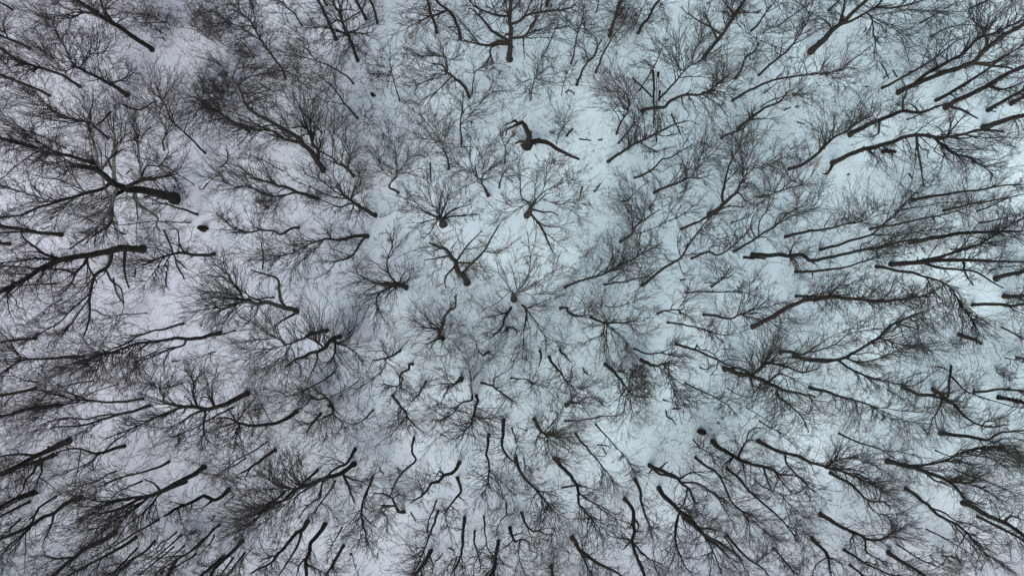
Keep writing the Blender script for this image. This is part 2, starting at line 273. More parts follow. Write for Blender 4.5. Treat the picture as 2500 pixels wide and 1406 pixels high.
# ------------------------------------------------------------------ read the survey of the wood
SURVEY = """
@0 0
T 45|1480,490 1390,420 1250,330 1120,240 980,165 880,90 780,30 700,-30 560,-120|980,165 830,125 700,180 / 1120,240 1000,60 980,-60|850,60,250 1150,60,230 600,0,250|the thick diagonal trunk at upper left=very thick dark trunk slanting up and left beneath the top-left brush
T 45|1240,930 1120,850 960,760 830,700 740,650 690,600|740,650 620,690 500,560 / 690,600 600,400 500,200 / 780,680 870,540 1000,520 / 1100,800 1200,770 1300,720|540,280,220 700,480,230 950,450,200 1150,700,180 450,500,150|the knobbly tree at upper left=thick knobbly trunk with a dense fanned crown, just above the pale giant
T 28|780,850 700,790 560,710 340,650 180,590 60,520 -20,450 -200,370||100,600,170 -50,450,200|
T 25|485,940 350,870 220,810 0,730 -300,600||-100,700,200 200,760,120|
T 28|290,475 180,420 80,380 0,345 -250,240|80,380 40,320 -50,290|0,300,200|
T 22|120,105 60,60 -10,20 -250,-100|||
T 22|1050,1360 930,1250 860,1200 640,1140 470,1040 350,900||400,950,200 250,1050,180|
T 16|1590,1510 1590,1380 1630,1290 1560,1120 1580,980||1560,900,220|
T 22|2000,1500 1920,1406 1800,1290 1690,1190 1600,1000 1480,900|1690,1190 1500,1050 1350,930 / 1800,1290 1850,1150|1600,850,200 1400,950,180|
L 20|1090,1095 1000,1190 860,1270||
L 8|1200,1025 1300,1070 1380,1080 1550,980||
S 1500,200,130|3|the brush at the top left=dark tangled brush patch right of the thick diagonal trunk at top left
@1 0
T 24|785,775 770,700 700,600 640,520 560,410 500,300 450,210 380,150 300,70 200,-30|560,410 400,300 200,190 80,110 / 500,300 490,200 470,80|200,30,200 350,150,200 120,200,180 450,60,150 640,330,90|the tall plume-shaped tree=tall plume-shaped bare tree with two long parallel stems leaning up and left
T 18|940,260 890,150 820,95 760,30 690,-20|820,95 840,40|750,0,170|
T 36|1275,390 1240,290 1200,190 1140,60 1080,-20 980,-150|||
T 22|1190,50 1160,0 1120,-90|||
T 34|1490,600 1450,480 1400,350 1340,200 1320,130 1260,50 1250,-60|1340,120 1350,0 / 1320,130 1360,100 1480,110 / 1370,210 1520,110 1560,30 / 1390,310 1520,330 1620,320 / 1340,220 1280,200 1180,270 / 1400,350 1250,290 1100,270|1330,100,250 1500,250,180 1150,250,180 1300,420,160 1550,400,130|the whorled top tree=bare tree with whorled side limbs and a long clean foot at top left
T 30|1570,190 1530,100 1470,0 1420,-120|||
T 26|1680,230 1660,110 1640,50 1610,0 1580,-120|||
T 10|1080,280 1050,220 1010,170||1020,150,90|
T 18|1450,820 1400,760 1300,690 1200,640 1080,590 1010,510 930,440|1080,590 950,560 860,520 / 1010,510 1000,400 900,330|850,380,180 950,480,170 780,450,130|
T 20|1490,1160 1440,1090 1360,1010 1270,880 1180,800 1080,720|1360,1030 1180,990 1060,900 / 1280,900 1250,720|1080,680,150 1200,650,150 1050,820,120 1200,850,100|
T 16|1900,985 1870,870 1830,740 1820,670|1820,680 1740,650 1560,620 / 1820,690 1720,740 1620,790 / 1820,700 1900,640 2000,600|1650,620,130 1700,750,120 1900,560,140|the small T-topped tree=small bare tree whose stem ends in a T-shaped fork over open snow
T 50|1155,1670 1100,1580 1020,1470 930,1390 900,1340 780,1270 650,1190 460,1090 390,1000 360,900 320,840|1100,1580 1110,1480 1050,1400 1030,1290 960,1240 860,1250 / 1030,1310 980,1310 930,1370 / 320,840 270,780 310,670 370,660 / 330,830 380,780 460,740 550,735 640,670 / 930,1390 800,1370 650,1280 500,1260 380,1230 / 370,920 410,930 420,1000|850,900,200 1000,1000,200 600,950,150 1000,1200,200 500,1200,200 350,1250,200 700,1150,150|the long kinked tree with torn top=long thick kinked trunk with looping limb and torn brown forked top
T 30|430,1285 370,1240 250,1180 150,1110 50,1040 -60,980||0,1000,180 -100,1150,180|
T 16|1140,1300 1060,1200 960,1100 880,960 830,870|960,1100 840,1000 760,870 / 1030,1180 1010,1000 1000,880|800,900,130 950,980,130 1050,1050,120|
T 8|1835,1380 1760,1320 1710,1250 1640,1190 1560,1130||1600,1150,90|
L 12|540,830 650,885||
P 912,234,5|the two small dark stubs=pair of small dark stubs poking out of open snow
S 130,880,215|3.5|the dark thicket above the kinked tree=large dark reddish thicket beside the torn top of the kinked tree
S 370,500,110|2.5|
S 30,250,130|3|
@2 0
T 66|970,590 975,480 985,350 980,200 990,80 990,0 985,-150|960,430 880,430 800,470 790,520 820,620 / 960,420 870,400 780,440 640,430 500,400 / 690,430 600,330 480,200 / 975,410 880,350 800,300 740,220 620,90 / 985,150 850,150 680,95 590,20 / 1010,240 1070,210 1120,165 1260,120 1500,100 1620,40 / 1010,370 1110,360 1180,260 1230,200 / 1110,360 1200,310 1360,270 / 1120,380 1120,590 / 1130,490 1220,620 / 990,340 950,340 900,400|600,60,200 500,250,180 700,450,150 1250,60,200 1500,100,200 1400,280,150 1200,200,150 850,200,150 800,600,120 1000,-100,300 650,300,130|the great oak at top centre=great gnarled tree at top centre with heavy horizontal limbs both sides
T 30|265,320 240,220 200,110 170,0 140,-100|||
T 32|495,385 480,290 430,180 370,100 280,30 200,-60|360,90 250,150 160,170 0,260|150,200,200 0,250,150 250,50,150|
T 10|1075,120 1070,0 1065,-80|||
T 34|1335,60 1350,0 1370,-120|||
T 12|1820,120 1840,60 1850,0 1870,-60|||
T 12|1330,490 1400,350 1440,230 1470,130||1450,200,150|
T 16|1575,620 1605,520 1620,430 1640,330 1690,200 1690,120 1640,60|1650,320 1560,220 1500,180 / 1690,130 1800,90|1500,230,120 1700,150,150|
T 26|1630,830 1670,740 1720,630 1800,560 1830,450 1880,400|1740,590 1700,400 / 1800,560 1840,470 1800,350 1700,280|1800,250,180 1700,450,130|
T 20|1815,710 1860,590 1920,470 1980,370 2060,250 2150,80||2050,200,180|
T 34|1950,350 1990,230 2030,100 2065,0 2100,-100|||
T 34|590,950 540,860 440,760 370,710 320,640 220,620|380,710 360,620 340,560 200,545 60,545 / 390,770 280,880 150,960 / 370,740 240,770 80,830 / 340,560 420,580 560,480|150,600,190 150,850,190 50,700,150 330,480,150 380,850,120 250,500,130|the left-sweeping tree below the oak=bare tree sweeping left with a broad feathery crown below the great oak
T 14|605,930 620,800 650,690 720,640 830,620|650,690 720,700 780,780|800,680,150 850,800,120 600,600,120|
T 20|505,1410 495,1250 510,1100 520,960 490,880|510,1210 600,1110 700,1000 800,910 900,890 / 510,1130 580,1110 700,1100|500,920,150 700,1000,150 820,860,150 600,1100,100|
T 14|1180,980 1200,860 1225,770|1225,770 1300,700 1400,640 / 1225,770 1350,800 1450,830 / 1220,760 1100,800|1300,750,200 1150,800,120|the little star-crowned tree=little bare tree with star-shaped crown on open snow under the great oak
T 10|1235,710 1270,620 1310,500||1310,520,80|
T 8|1480,935 1510,800 1560,680||1540,680,110|
N 84|1140,1420 1165,1350 1130,1250 1095,1200|1095,1200 1050,1205 1020,1180 985,1200 930,1220 / 1080,1215 1000,1240 945,1265 940,1330 / 1160,1345 1185,1320 1190,1280 / 1150,1400 1200,1390 1280,1380 1380,1408 1430,1450 1580,1525 1655,1555 / 1140,1390 1080,1385 1030,1405 / 1150,1390 1220,1370 1280,1350|-|the broken brown snag=shattered reddish-brown snag with arching top and a long fallen arm
T 10|1430,1400 1460,1320 1510,1230||1500,1180,130|
L 18|1530,1335 1600,1262||
L 8|1655,1360 1770,1375||
L 10|1520,910 1550,885 1575,888 1610,935||
L 8|1365,1290 1410,1308||
L 8|1840,1368 1880,1372||
@3 0
T 32|235,325 280,240 330,190 380,80 430,20 500,-90||450,60,150|
T 10|185,300 220,200 290,60 310,0||150,150,180 80,280,150|
T 8|905,45 940,0 970,-60|||
L 24|1055,125 1200,125 1300,118 1410,125|snow|the level log at top right=snow-capped level log lying behind a slanting trunk at top right
T 38|870,570 940,480 1030,370 1100,270 1180,150 1250,30 1320,-80|1040,350 950,270 830,210 700,130 660,80 / 1000,390 930,230 880,120 / 1190,150 1120,90 1060,0|1200,50,220 700,100,120 1150,-50,150|
T 22|1335,300 1400,240 1480,130 1540,50 1580,-20|1490,140 1600,60 1680,-20|1600,-50,150|
T 24|1185,770 1240,680 1280,570 1370,510 1400,430 1380,380|1380,380 1300,320 1210,240 1190,170 / 1400,400 1480,420 1600,480 / 1400,380 1500,280 1600,200|1550,350,180 1400,450,120 1200,120,130 1550,480,130|the S-bent tree=S-bent tree with a knot of twigs fanning right from its top
T 10|1100,850 1160,800 1230,740 1310,650 1360,580||1350,600,80|
T 24|1410,730 1520,640 1640,540 1740,440 1800,340 1870,230 1900,150 1860,70 1750,0|1750,440 1880,370 1960,310 2030,270 / 1820,350 1930,290|1850,50,200 1950,200,120|
T 26|1155,985 1240,930 1350,870 1480,810 1620,770 1800,740 2000,725 2140,700 2220,680|2140,700 2250,660 2340,670 / 2100,730 2180,800 2240,830 / 1880,730 1860,620 1800,560|2150,620,150 2300,720,150 2250,800,120 1820,560,120|the long smooth arching tree=long smooth stem arching right to a fan of twigs over open snow
T 36|270,1090 300,1070 400,1055 500,1040 540,990 660,940 850,920 930,880 1000,820 1100,750|850,920 920,960 1030,1040 1120,1140 / 660,970 680,1040 720,1100 / 930,880 1050,900 1150,950 / 690,930 750,880|1100,650,180 1050,850,170 1150,930,120 950,1050,130|
T 24|430,980 520,880 630,760 730,650 860,590|630,770 760,750 870,750 1000,800 / 690,700 620,650 600,450 / 740,630 780,500 850,400|700,400,180 850,350,200 950,450,170 1050,600,150 600,500,130 950,700,120|
T 16|245,885 310,780 380,670 430,560 470,450 550,370|380,670 300,600 240,620 / 440,540 390,450|450,400,150 350,500,120 280,650,110|
L 24|425,710 427,850 420,1000 412,1180 408,1390|snow|the crossed snowy logs=long straight snow-topped log running upright, right one of a parallel pair
L 20|375,690 380,850 382,1000 388,1215||
L 16|175,760 260,850 360,955||
L 26|437,890 430,985||
L 10|555,1110 650,1320||
T 24|20,1310 60,1200 110,1110 150,1000 110,920|110,1120 160,1080 230,1020 / 150,1010 100,900 0,900|50,800,180 100,950,150 -100,900,150|
T 18|40,1400 130,1290 220,1190 270,1130|130,1290 190,1180 200,1100|300,1050,120|
T 24|1040,1355 1100,1310 1180,1290 1260,1260 1300,1220 1320,1150||1250,1300,120|
T 34|1210,1250 1290,1190 1380,1120 1480,1050 1580,1010 1640,970 1680,900|1640,970 1650,930 1750,880 / 1310,1170 1320,1100 / 1310,1190 1400,1170 1500,1160|1280,1080,120 1300,1300,140 1480,1170,130 1700,880,140 1100,1350,150|
T 12|1425,1050 1520,990 1640,950 1760,930 1920,910||1850,880,120 1950,950,120|
T 12|1460,910 1540,850 1620,800 1680,770||1720,780,60|
T 14|1590,265 1700,180 1850,80 2000,-20|||
T 10|1775,270 1850,210 1900,170||1930,140,80|
L 14|1765,1048 1795,1036||
L 8|1780,1197 1855,1213||
L 8|1650,1080 1720,1050||
T 34|-70,1580 50,1500 150,1430 250,1380 400,1310 520,1250 620,1200 720,1180|400,1310 500,1330 700,1270 / 250,1400 330,1450 430,1490|300,1200,180 150,1300,150 550,1150,130 350,1420,150|
@4 0
T 60|-90,510 0,430 100,330 200,245 300,140 420,40 500,-50|200,245 350,190 460,120 560,70 700,80 900,40 1000,10 / 190,220 240,80 250,-60 / 460,140 520,200 530,330 550,410 540,560 / 470,170 600,210 750,290 840,380 / 480,160 700,130 850,100 1100,110 / 560,80 650,-20 / 550,410 640,320 / 750,290 820,420 900,680|800,150,250 850,350,180 1100,150,200 600,350,150 800,0,200 550,550,100 900,250,150 0,150,150|the massive forking tree at upper right=massive dark tree forking into three heavy stems at the upper right
T 18|85,105 150,50 210,-10 300,-80|||
T 14|270,635 350,570 430,510 550,410||500,480,80|
T 16|985,230 1100,160 1250,80 1400,-20||1000,180,100 1350,30,120|
T 16|1095,350 1220,290 1340,250 1500,250 1700,290 1830,330||1800,350,120|
T 20|1480,80 1560,40 1650,0 1800,-80|||
T 26|615,855 720,810 850,730 1000,650 1150,560 1300,430 1450,370|1150,560 1250,430 1500,320 1700,250|1000,550,200 1250,350,200 1450,200,200|
T 48|760,900 900,840 1100,760 1300,690 1490,620 1570,540 1680,440 1800,350 2000,240 2200,100|880,830 1050,720 1250,610 1400,530 1550,390 1700,330 2000,190 / 1500,630 1700,610 1900,500 2000,430 / 1610,450 1590,300 1480,180 / 1500,640 1800,660 1950,700|1550,450,200 1800,150,250 1900,450,200 1200,550,180 1650,200,200|the big twin-stemmed right tree=big straight trunk with a thin twin stem, running right to the frame's edge
T 34|1145,985 1260,920 1380,850 1500,780 1640,680 1800,560 2000,440|1280,950 1340,860 1500,770|1700,600,200 1500,850,150|
T 50|1235,1050 1330,990 1500,910 1650,840 1750,770 1900,700 2000,660 2200,550|1670,860 1800,870 1990,810 / 1260,1060 1400,1080 1550,1160|1800,800,200|
T 32|-300,1650 -150,1600 0,1490 70,1410 170,1330 280,1270 400,1180 520,1130||450,1050,170 350,1150,150 50,1250,150|
T 50|300,1320 400,1260 550,1190 700,1130 820,1090 1000,1100 1130,1050 1250,1010|830,1080 820,980 860,880 800,760 / 970,1120 920,1030 830,1000 / 600,1200 580,1300 500,1340|800,950,150 650,1050,130 450,1300,120|
T 52|130,1590 350,1490 600,1420 750,1385 870,1330 1050,1330 1200,1350 1400,1310 1530,1270 1640,1270 1800,1290|960,1428 970,1510 1000,1690 1020,1830 / 130,1590 80,1690 0,1690 -120,1610 / 1250,1340 1350,1200 1450,1120 / 1100,1440 1300,1490 1500,1560 1700,1700|1200,1200,150 1700,1500,200 1500,1650,170 1250,1600,150 700,1600,150 1450,1500,150 600,1550,120|the heavy bent tree at right=heavy bent trunk with a hooked low limb at its foot, right of centre
T 60|1610,1250 1750,1200 1900,1150 2050,1110 2300,1020||1800,1350,150|
T 40|1650,1085 1760,1010 1900,930 2050,850|||
T 44|1880,1020 1950,970 2050,930 2200,860|||
T 14|860,1175 970,1125 1060,1090||1060,1090,80|
L 14|430,322 460,295||
L 7|620,765 690,725||
L 7|600,620 650,690 680,770||
L 7|720,690 755,760||
L 6|445,852 480,848||
@0 1
G 120|1710,540 1600,500 1400,460 1200,420 1130,390 1060,340 1000,290 870,240 750,210|1130,390 1110,300 1115,80 1120,0 1110,-150 / 1100,400 1020,430 900,460 780,500 550,570 320,640 220,690 0,720 / 1000,290 960,200 930,60 900,-60 890,-300 / 750,210 600,160 500,90 350,50 / 1200,380 1370,350 1500,340 1700,300 / 1370,350 1370,200 1350,50 1350,-80 / 1370,350 1430,210 1550,220 1640,100 / 1300,470 1340,580 1450,650 1540,720 1520,790 1560,850 / 1540,760 1650,780 1730,840 1750,950 / 1130,530 1040,680 960,800 870,900 740,980 680,1030 / 1200,500 1100,520 1090,650 1080,780 900,900 / 1020,430 1080,520 1130,540 1250,510 1330,560 / 1000,400 1000,250 1100,90 1180,0 1290,-40 / 750,500 600,640 550,770 580,850 / 830,480 720,320 550,180 / 550,570 380,520 200,460 0,400|500,700,250 150,600,250 850,700,220 1200,650,200 1600,300,250 1500,0,250 1100,-200,250 900,-350,200 600,100,250 200,350,250 1750,400,150 1100,900,200 800,1000,150 1700,750,150 1650,500,150|the giant pale-limbed tree=giant tree with pale grey spreading limbs and a very wide shaggy trunk at left
T 82|1390,1020 1300,1020 1180,1010 1050,1050 900,1080 750,1100 600,1130 480,1170 330,1260 200,1340 80,1406 -100,1470|1100,1070 1080,1160 1030,1220 930,1280 890,1406 870,1500 880,1620 870,1720 820,1860 / 1215,1060 1210,1200 1220,1300 1260,1400 / 600,1120 450,1080 350,1000 240,930 200,850 / 860,1100 820,1180 740,1250 680,1380 / 870,1120 880,1220 950,1350 / 1050,1240 1090,1340 1180,1406 1210,1550 / 880,1440 780,1540 640,1670 560,1750 400,1850 300,1900 / 870,1600 900,1610 1000,1660 1110,1700 1060,1760 / 600,1130 350,1120 100,1150 / 880,1480 800,1600 700,1750 560,1850|400,1150,250 150,1250,250 600,1600,220 400,1800,250 800,1900,200 200,1600,250 700,1350,180|the thick smooth-footed left tree=very thick trunk with rounded foot below the pale giant, limbs sweeping down and left
T 40|600,890 450,870 300,850 150,820 0,800 -200,770|450,880 200,860 0,865 -150,880||
T 36|90,980 0,970 -150,960|||
T 36|905,195 760,140 640,110 480,90 330,40 200,0 0,-50 -150,-130|640,110 500,60 350,-30|250,-100,250 50,-200,250 100,50,200|
T 14|640,40 560,0 500,-40 300,-120 0,-200||200,-150,150|
T 14|1220,885 1150,850 1050,790 950,790 850,720||830,700,120|
T 22|1930,690 1800,640 1700,610 1560,570 1400,500||1450,520,130|
T 12|1860,765 1700,760 1500,755 1300,780 1150,785 1000,740||1000,700,150|
T 10|1890,405 1780,320 1650,240 1500,170||1550,180,120|
T 40|2090,1075 1990,1080 1800,1060 1700,1070 1600,1100 1530,1130 1420,1180|1790,1060 1750,960 1740,850 1650,790 / 1600,1120 1500,1250 1430,1340|1450,1000,180 1450,1250,180 1800,950,130 1250,1150,120|
P 497,558,10|the low rotten stump at left=low rotten stump ringed by twigs, right of the pale giant's shaggy foot
L 16|1600,840 1680,1020 1720,1170 1800,1320||the crossed poles at left=long dark pole lying crosswise over a bare tree's limbs at left
L 10|1720,1130 1830,1225||
L 10|1622,1180 1645,1232||
L 8|1625,1240 1627,1400||
L 9|1325,1220 1320,1290||
L 30|1950,440 2060,350 2150,275|snow|the snow-lined log at left=snow-lined log slanting up right with a forked branch at its top
L 12|2155,230 2230,140 2215,50||
L 14|0,350 150,220 330,90|snow|
L 12|1235,292 1290,245||
T 20|540,1360 400,1370 200,1380 0,1410|||
T 20|710,1255 600,1225 400,1215 150,1190 -50,1190|||
T 16|270,1275 150,1270 0,1275|||
@1 1
T 30|1455,310 1380,235 1300,190 1240,140 1140,80|1390,230 1420,150 1350,0 / 1240,150 1250,0 1200,-150 / 1300,190 1180,150 1130,150 / 1240,130 1120,50 1080,-60|1250,-100,250 1450,0,200 1500,150,150 1350,60,130 1150,0,130|
T 46|1660,700 1580,650 1480,590 1400,540 1340,480 1290,400|1400,540 1330,450 1250,280 / 1400,540 1250,450 1150,360 1000,300 / 1400,540 1200,500 1000,400 850,340 / 1430,520 1480,400 1510,290 1430,260 / 1440,590 1400,590 1330,620 1200,570 1100,530 / 1450,610 1400,750 / 1450,610 1560,770|1200,280,200 1350,250,180 1500,400,150 1450,700,130 1150,450,160 1250,650,150 1550,580,100 1050,350,150|the fan-crowned thick-footed tree=thick-footed tree with a wide fan of fine branches, left of the centre's dark bush tree
T 36|1100,535 1000,500 880,460 800,420 700,400 620,370 440,330|880,490 720,510 600,490 520,460 420,420 300,420 200,370 / 800,430 730,460 700,500 / 700,400 500,330 300,200|300,350,200 450,250,180 150,250,150 600,550,130 500,430,150|
T 12|765,270 650,200 550,150 400,90||450,80,150|
T 26|1885,475 1860,450 1810,430 1810,390 1860,330 1870,280|1860,330 1780,300 1680,190 / 1870,290 1870,150 1850,0 / 1880,280 1990,150 / 1880,290 1990,280|1850,100,200 1750,150,150 1980,200,150 1700,300,100|the small tree with hooked foot=small vase-shaped tree whose trunk hooks sideways at its foot
T 8|1690,710 1730,712 1780,690 1870,630||1900,600,60|
T 26|915,805 830,830 740,880 680,850 560,840 450,860 370,860 250,800 170,730|560,840 480,800 460,750 / 680,870 640,900|300,780,150 200,700,120 450,780,130|
T 40|1590,900 1550,890 1450,900 1350,930 1170,930 1050,960 990,1000|1160,940 1100,1010 1000,1040 850,1070 700,1110 / 1590,900 1520,960 1470,1050 1400,1120 1280,1150 / 990,1000 850,1060 700,1090 / 1100,1010 1000,1100 900,1180 / 1240,900 1200,870 1140,880 / 1270,1150 1200,1250 1100,1300|700,1080,200 800,950,150 900,1180,170 1200,1150,150 1250,1050,120 550,1050,150 1400,1000,120 1100,1280,100 1150,820,100|the V-shaped tree left of centre=tree whose two dark stems open in a V pointing left from one foot
D 48|1960,1400 1870,1360 1800,1370 1650,1350|1870,1360 1790,1250 1780,1130 1830,1000 1840,900 / 1870,1380 1650,1350 1500,1270 / 1900,1370 1950,1250 / 1900,1390 1700,1460 1690,1600 / 1920,1390 1990,1330|1900,1200,150 1600,1300,200 1950,1300,120 1600,1500,200 1700,1650,150 1830,900,120 1970,1350,80|the dense dark tree left of centre=dense dark tree whose foot hides in its own twigs, left of centre
L 12|565,1225 565,1100 558,960||
S 560,580,110|1.5|
@2 1
T 24|380,245 370,140 340,60 320,10 300,-20|300,-20 220,-140 120,-260 0,-360 / 320,-20 400,-160 / 300,-20 180,-50|300,-200,230 200,-60,180 400,-100,130 200,30,100 120,-200,130|
T 32|770,500 740,440 710,390 700,350|700,350 620,250 590,100 600,-50 / 710,330 720,200 660,50 / 730,330 800,200 / 690,370 560,410 550,495 / 710,330 480,200|620,100,230 800,150,170 500,200,170 450,350,150 750,300,120|the bushy short tree above centre=short bushy vase-shaped tree just above the centre with a bare left twig
T 18|925,190 935,50 920,0 900,-60|940,30 1000,-100 1060,-180|900,-120,130 1020,-150,80|
T 18|875,430 890,340 950,230||930,250,120|
T 62|1150,690 1180,640 1190,600 1230,560|1190,580 1100,530 1080,450 1070,330 980,310 900,320 / 1230,560 1300,480 1400,420 1480,380 1600,300 / 1300,480 1320,380 1340,250 1350,200 / 1220,650 1310,660 1390,660 1450,700 / 1280,560 1450,590 1600,570 1750,600 / 1200,700 1290,820 1350,950 1400,1060 / 1230,720 1350,800 1450,800 / 1340,870 1500,1010 / 1140,600 1010,650 900,680 850,740 / 1220,550 1220,400 1200,350 / 1070,330 1050,230 1100,100|1500,300,220 1350,250,170 1650,550,180 1050,150,170 950,300,150 900,650,150 1350,950,180 1500,850,150 1250,400,130 1500,1000,120 1550,400,170 1650,700,130|the wide octopus-limbed tree=mossy tree seen from above with limbs snaking out on every side
D 80|320,780 310,730 280,720|280,720 200,680 0,600 / 290,720 300,550 / 270,720 130,650 0,480 / 320,720 420,650 600,580 / 340,730 450,700 680,690 / 280,760 200,870 / 260,740 80,770 / 270,760 300,860 / 360,740 430,810 / 290,700 200,550 170,400 / 310,700 380,500|250,550,230 100,620,190 450,600,180 50,770,130 200,820,120 550,680,120 350,500,150|the dark bush tree at centre=dark many-stemmed bush tree fanning upward just above the centre
T 56|560,1370 540,1310 470,1240 450,1160 400,1090 350,1030 200,970|400,1090 300,960 / 450,1150 560,1000 700,850 / 520,1250 620,1150 720,1050 820,880 890,770 / 720,1070 850,1060 950,1010 1090,910 / 450,1180 350,1300 350,1406 / 490,1160 640,1160 / 380,1080 150,1130|200,1050,200 350,950,170 600,1000,170 700,1250,150 350,1300,170 900,1000,120 150,1200,150 650,1100,130|the leaning centre tree=leaning tree at the very centre, feathery crown spreading up and left of its foot
T 6|1705,1160 1730,1080 1800,1000||1800,1050,150|
T 26|1500,1410 1600,1360 1750,1310 1900,1270 2000,1220 2150,1140 2300,1050 2440,980||2250,950,200 2300,1100,180 2100,950,180|the long slanting pole right of centre=long straight slender stem slanting up and right, just right of centre
T 22|1890,1375 2000,1350 2080,1350 2180,1320 2300,1300 2400,1240|1890,1365 2000,1310 2100,1230|2350,1250,180 2250,1150,150|
L 16|1690,415 1670,520||
L 7|1800,470 1865,380||
L 5|205,180 210,330||
L 14|1400,150 1415,205||
@3 1
T 22|185,325 260,310 360,250 430,190 470,150 560,130 640,70 760,10|370,245 430,250 460,275 540,220 650,200 700,220|800,-20,150 650,50,130 700,180,80|
T 28|390,470 470,430 540,410 640,370 740,330 850,340|470,430 540,390 600,310 640,250 650,200 / 640,370 760,280 900,150 1000,50 / 540,400 700,260|900,100,220 800,250,180 1000,300,150 1000,100,150 950,-50,150|
T 16|60,555 130,550 180,500 250,430 330,370|170,500 160,430 100,330|100,450,150 300,350,100 50,400,120|
T 12|640,480 700,430 720,370||730,350,80|
T 26|50,960 110,920 170,880 200,820 270,750 360,690 450,640|270,740 280,670 370,600 450,450 530,400 / 170,885 280,860 450,790 550,740 650,690 780,590 / 490,760 530,680 550,580 620,530|250,500,170 400,520,150 650,550,150 750,600,120 150,600,120 550,500,120|
T 50|925,690 1000,640 1060,580 1140,510 1200,470 1220,400 1260,370|1060,560 1050,500 1080,380 1120,200 1200,60 / 1250,370 1250,250 1240,50 / 1200,480 1240,490 1290,560 1370,520 1450,500 / 1090,380 1220,240 / 1250,260 1450,220 1600,100|1250,0,230 1400,350,150 1350,450,120 1150,250,150 1500,150,130|the trunk with a hooked side limb=thick dark trunk with a side limb hooking down and right, right of centre
T 26|655,830 740,790 840,750 920,700 1030,640 1150,600 1250,620|850,760 1000,680 1200,650|1150,650,170 1250,620,120 1000,750,130|
T 34|270,1395 370,1300 480,1210 590,1150 650,1110 700,1020 760,930 830,830 900,760|580,1150 530,1140 500,1080 / 640,1110 610,980 620,880 / 830,830 1000,800 / 840,850 1000,920 1130,1030 / 630,1150 660,1250 700,1290 / 700,1110 860,1060|950,800,180 750,850,150 1000,950,170 700,950,120 850,1000,150 1050,780,150 650,900,100|
T 22|755,1120 840,1080 930,1050 1000,1090 1100,1040 1200,960 1330,820|930,1050 930,1010 980,990 1150,1040|1250,850,150|
T 28|1175,1050 1280,980 1360,930 1430,880 1530,820 1600,770 1700,680 1800,620|1370,900 1330,820 1360,700 1440,600 / 1400,890 1420,760 1500,640 1560,500 / 1600,770 1700,720 1900,650 / 1410,930 1550,900 / 1540,800 1600,700|1850,550,200 1600,450,200 1450,650,150 1700,650,150 1900,650,120 1350,600,120 1600,850,80|
T 14|1145,775 1230,740 1320,700 1360,640 1365,560||1400,500,100|
T 18|1420,525 1530,490 1650,450 1750,420 1830,400|1830,400 1700,350 / 1830,400 1900,470|1800,250,180 1850,380,150|
T 12|1450,240 1550,180 1660,130 1720,150 1800,100|1670,120 1750,30|1750,50,130|
T 42|1350,1080 1500,1080 1680,1085 1840,1080 1900,1130 1980,1130 2100,1105 2300,1060 2450,1030 2600,1010 2750,960 2900,930|1900,1130 1980,1180 / 1700,1080 1740,1150 / 1720,1070 1740,1000|1800,980,130 1800,1200,130 2900,900,150 2700,950,120|the level dark pole at right=stout dark level trunk that kinks down then runs right, open snow below
T 34|1670,905 1780,880 1900,850 2000,835 2200,800 2400,760|2400,760 2500,700 2600,600 / 2400,760 2560,700 / 2410,755 2600,800|2550,650,180 2350,600,170 2650,750,120|
T 30|1770,1245 1900,1240 2000,1235 2150,1220 2280,1190 2450,1140 2600,1080|2400,1160 2600,1110 2900,1060|2700,1060,150|
L 24|1255,1110 1350,1108 1470,1125||
L 14|640,1330 700,1315||
T 22|950,1400 1000,1360 1070,1300 1130,1200|1000,1360 880,1360|1100,1200,150 1150,1250,100|
@4 1
T 30|905,550 1100,510 1350,470 1550,450 1700,420 1850,400 2000,395||1900,400,150|
T 14|740,650 860,630 1050,600 1200,570 1400,570||1300,570,100|
T 26|1210,645 1340,620 1500,580 1700,550 1850,520 2000,490||1600,520,150 1500,600,130|
T 18|1545,660 1650,620 1750,570 1850,530|||
T 24|495,830 600,810 780,780 950,740 1150,700 1350,650 1500,600||1400,600,150|
T 20|1560,765 1700,750 1850,710 2000,680|||
T 30|10,1030 200,980 350,930 500,890 620,790 750,690 850,570 930,480|500,890 650,890 800,860 / 620,800 780,620|900,520,150 900,800,120|
T 14|700,915 850,880 1000,850 1150,830 1350,800||1150,780,150|
T 44|890,960 1050,930 1250,890 1450,870 1650,860 1850,855 2000,850||1800,900,200|
T 50|700,1170 800,1165 1000,1150 1250,1130 1500,1130 1750,1140 2000,1150|850,1170 1100,1120 1300,1060 1480,1000 1650,930 1850,800 2000,720 / 1000,1180 1200,1210 1500,1240 1650,1320 1800,1406 / 1410,1160 1430,1260 1500,1380|1700,1000,200 1800,750,200 1700,1100,150 1400,1200,150|the stout double trunk at far right=stout dark double trunk running level to the right, splitting early into two
T 32|555,1190 650,1210 760,1240 900,1250 1000,1290 1150,1320 1280,1400 1350,1500 1480,1700|1050,1300 1100,1406 1150,1550|1500,1800,180 1300,1650,150 1150,1600,130|
T 46|1720,1315 1850,1280 2000,1240 2150,1200|||
T 14|1750,1195 1900,1185 2000,1180|||
T 14|1290,1030 1450,1020 1600,1000|||
L 44|605,85 740,85||the short thick log near the heavy bent tree=short thick log piece lying under the heavy bent trunk at right
L 8|560,1040 560,1110||
L 10|870,285 880,300 905,345||
L 10|272,305 292,288||
@0 2
T 30|350,490 200,500 0,525 -150,550|||
T 34|815,665 690,665 500,685 270,685 200,700 120,750 0,830|200,700 120,550 50,470 0,430 / 250,680 210,640 / 120,750 50,850 0,900|-50,600,150 100,850,120 0,750,150|the level trunk at the left edge=level dark trunk ending in a Y fork near the left edge
T 14|370,925 260,900 130,855 0,860|||
T 32|350,975 200,1010 0,1050 -150,1090|||
T 36|560,1145 440,1150 300,1165 150,1210 0,1250 -150,1300|||
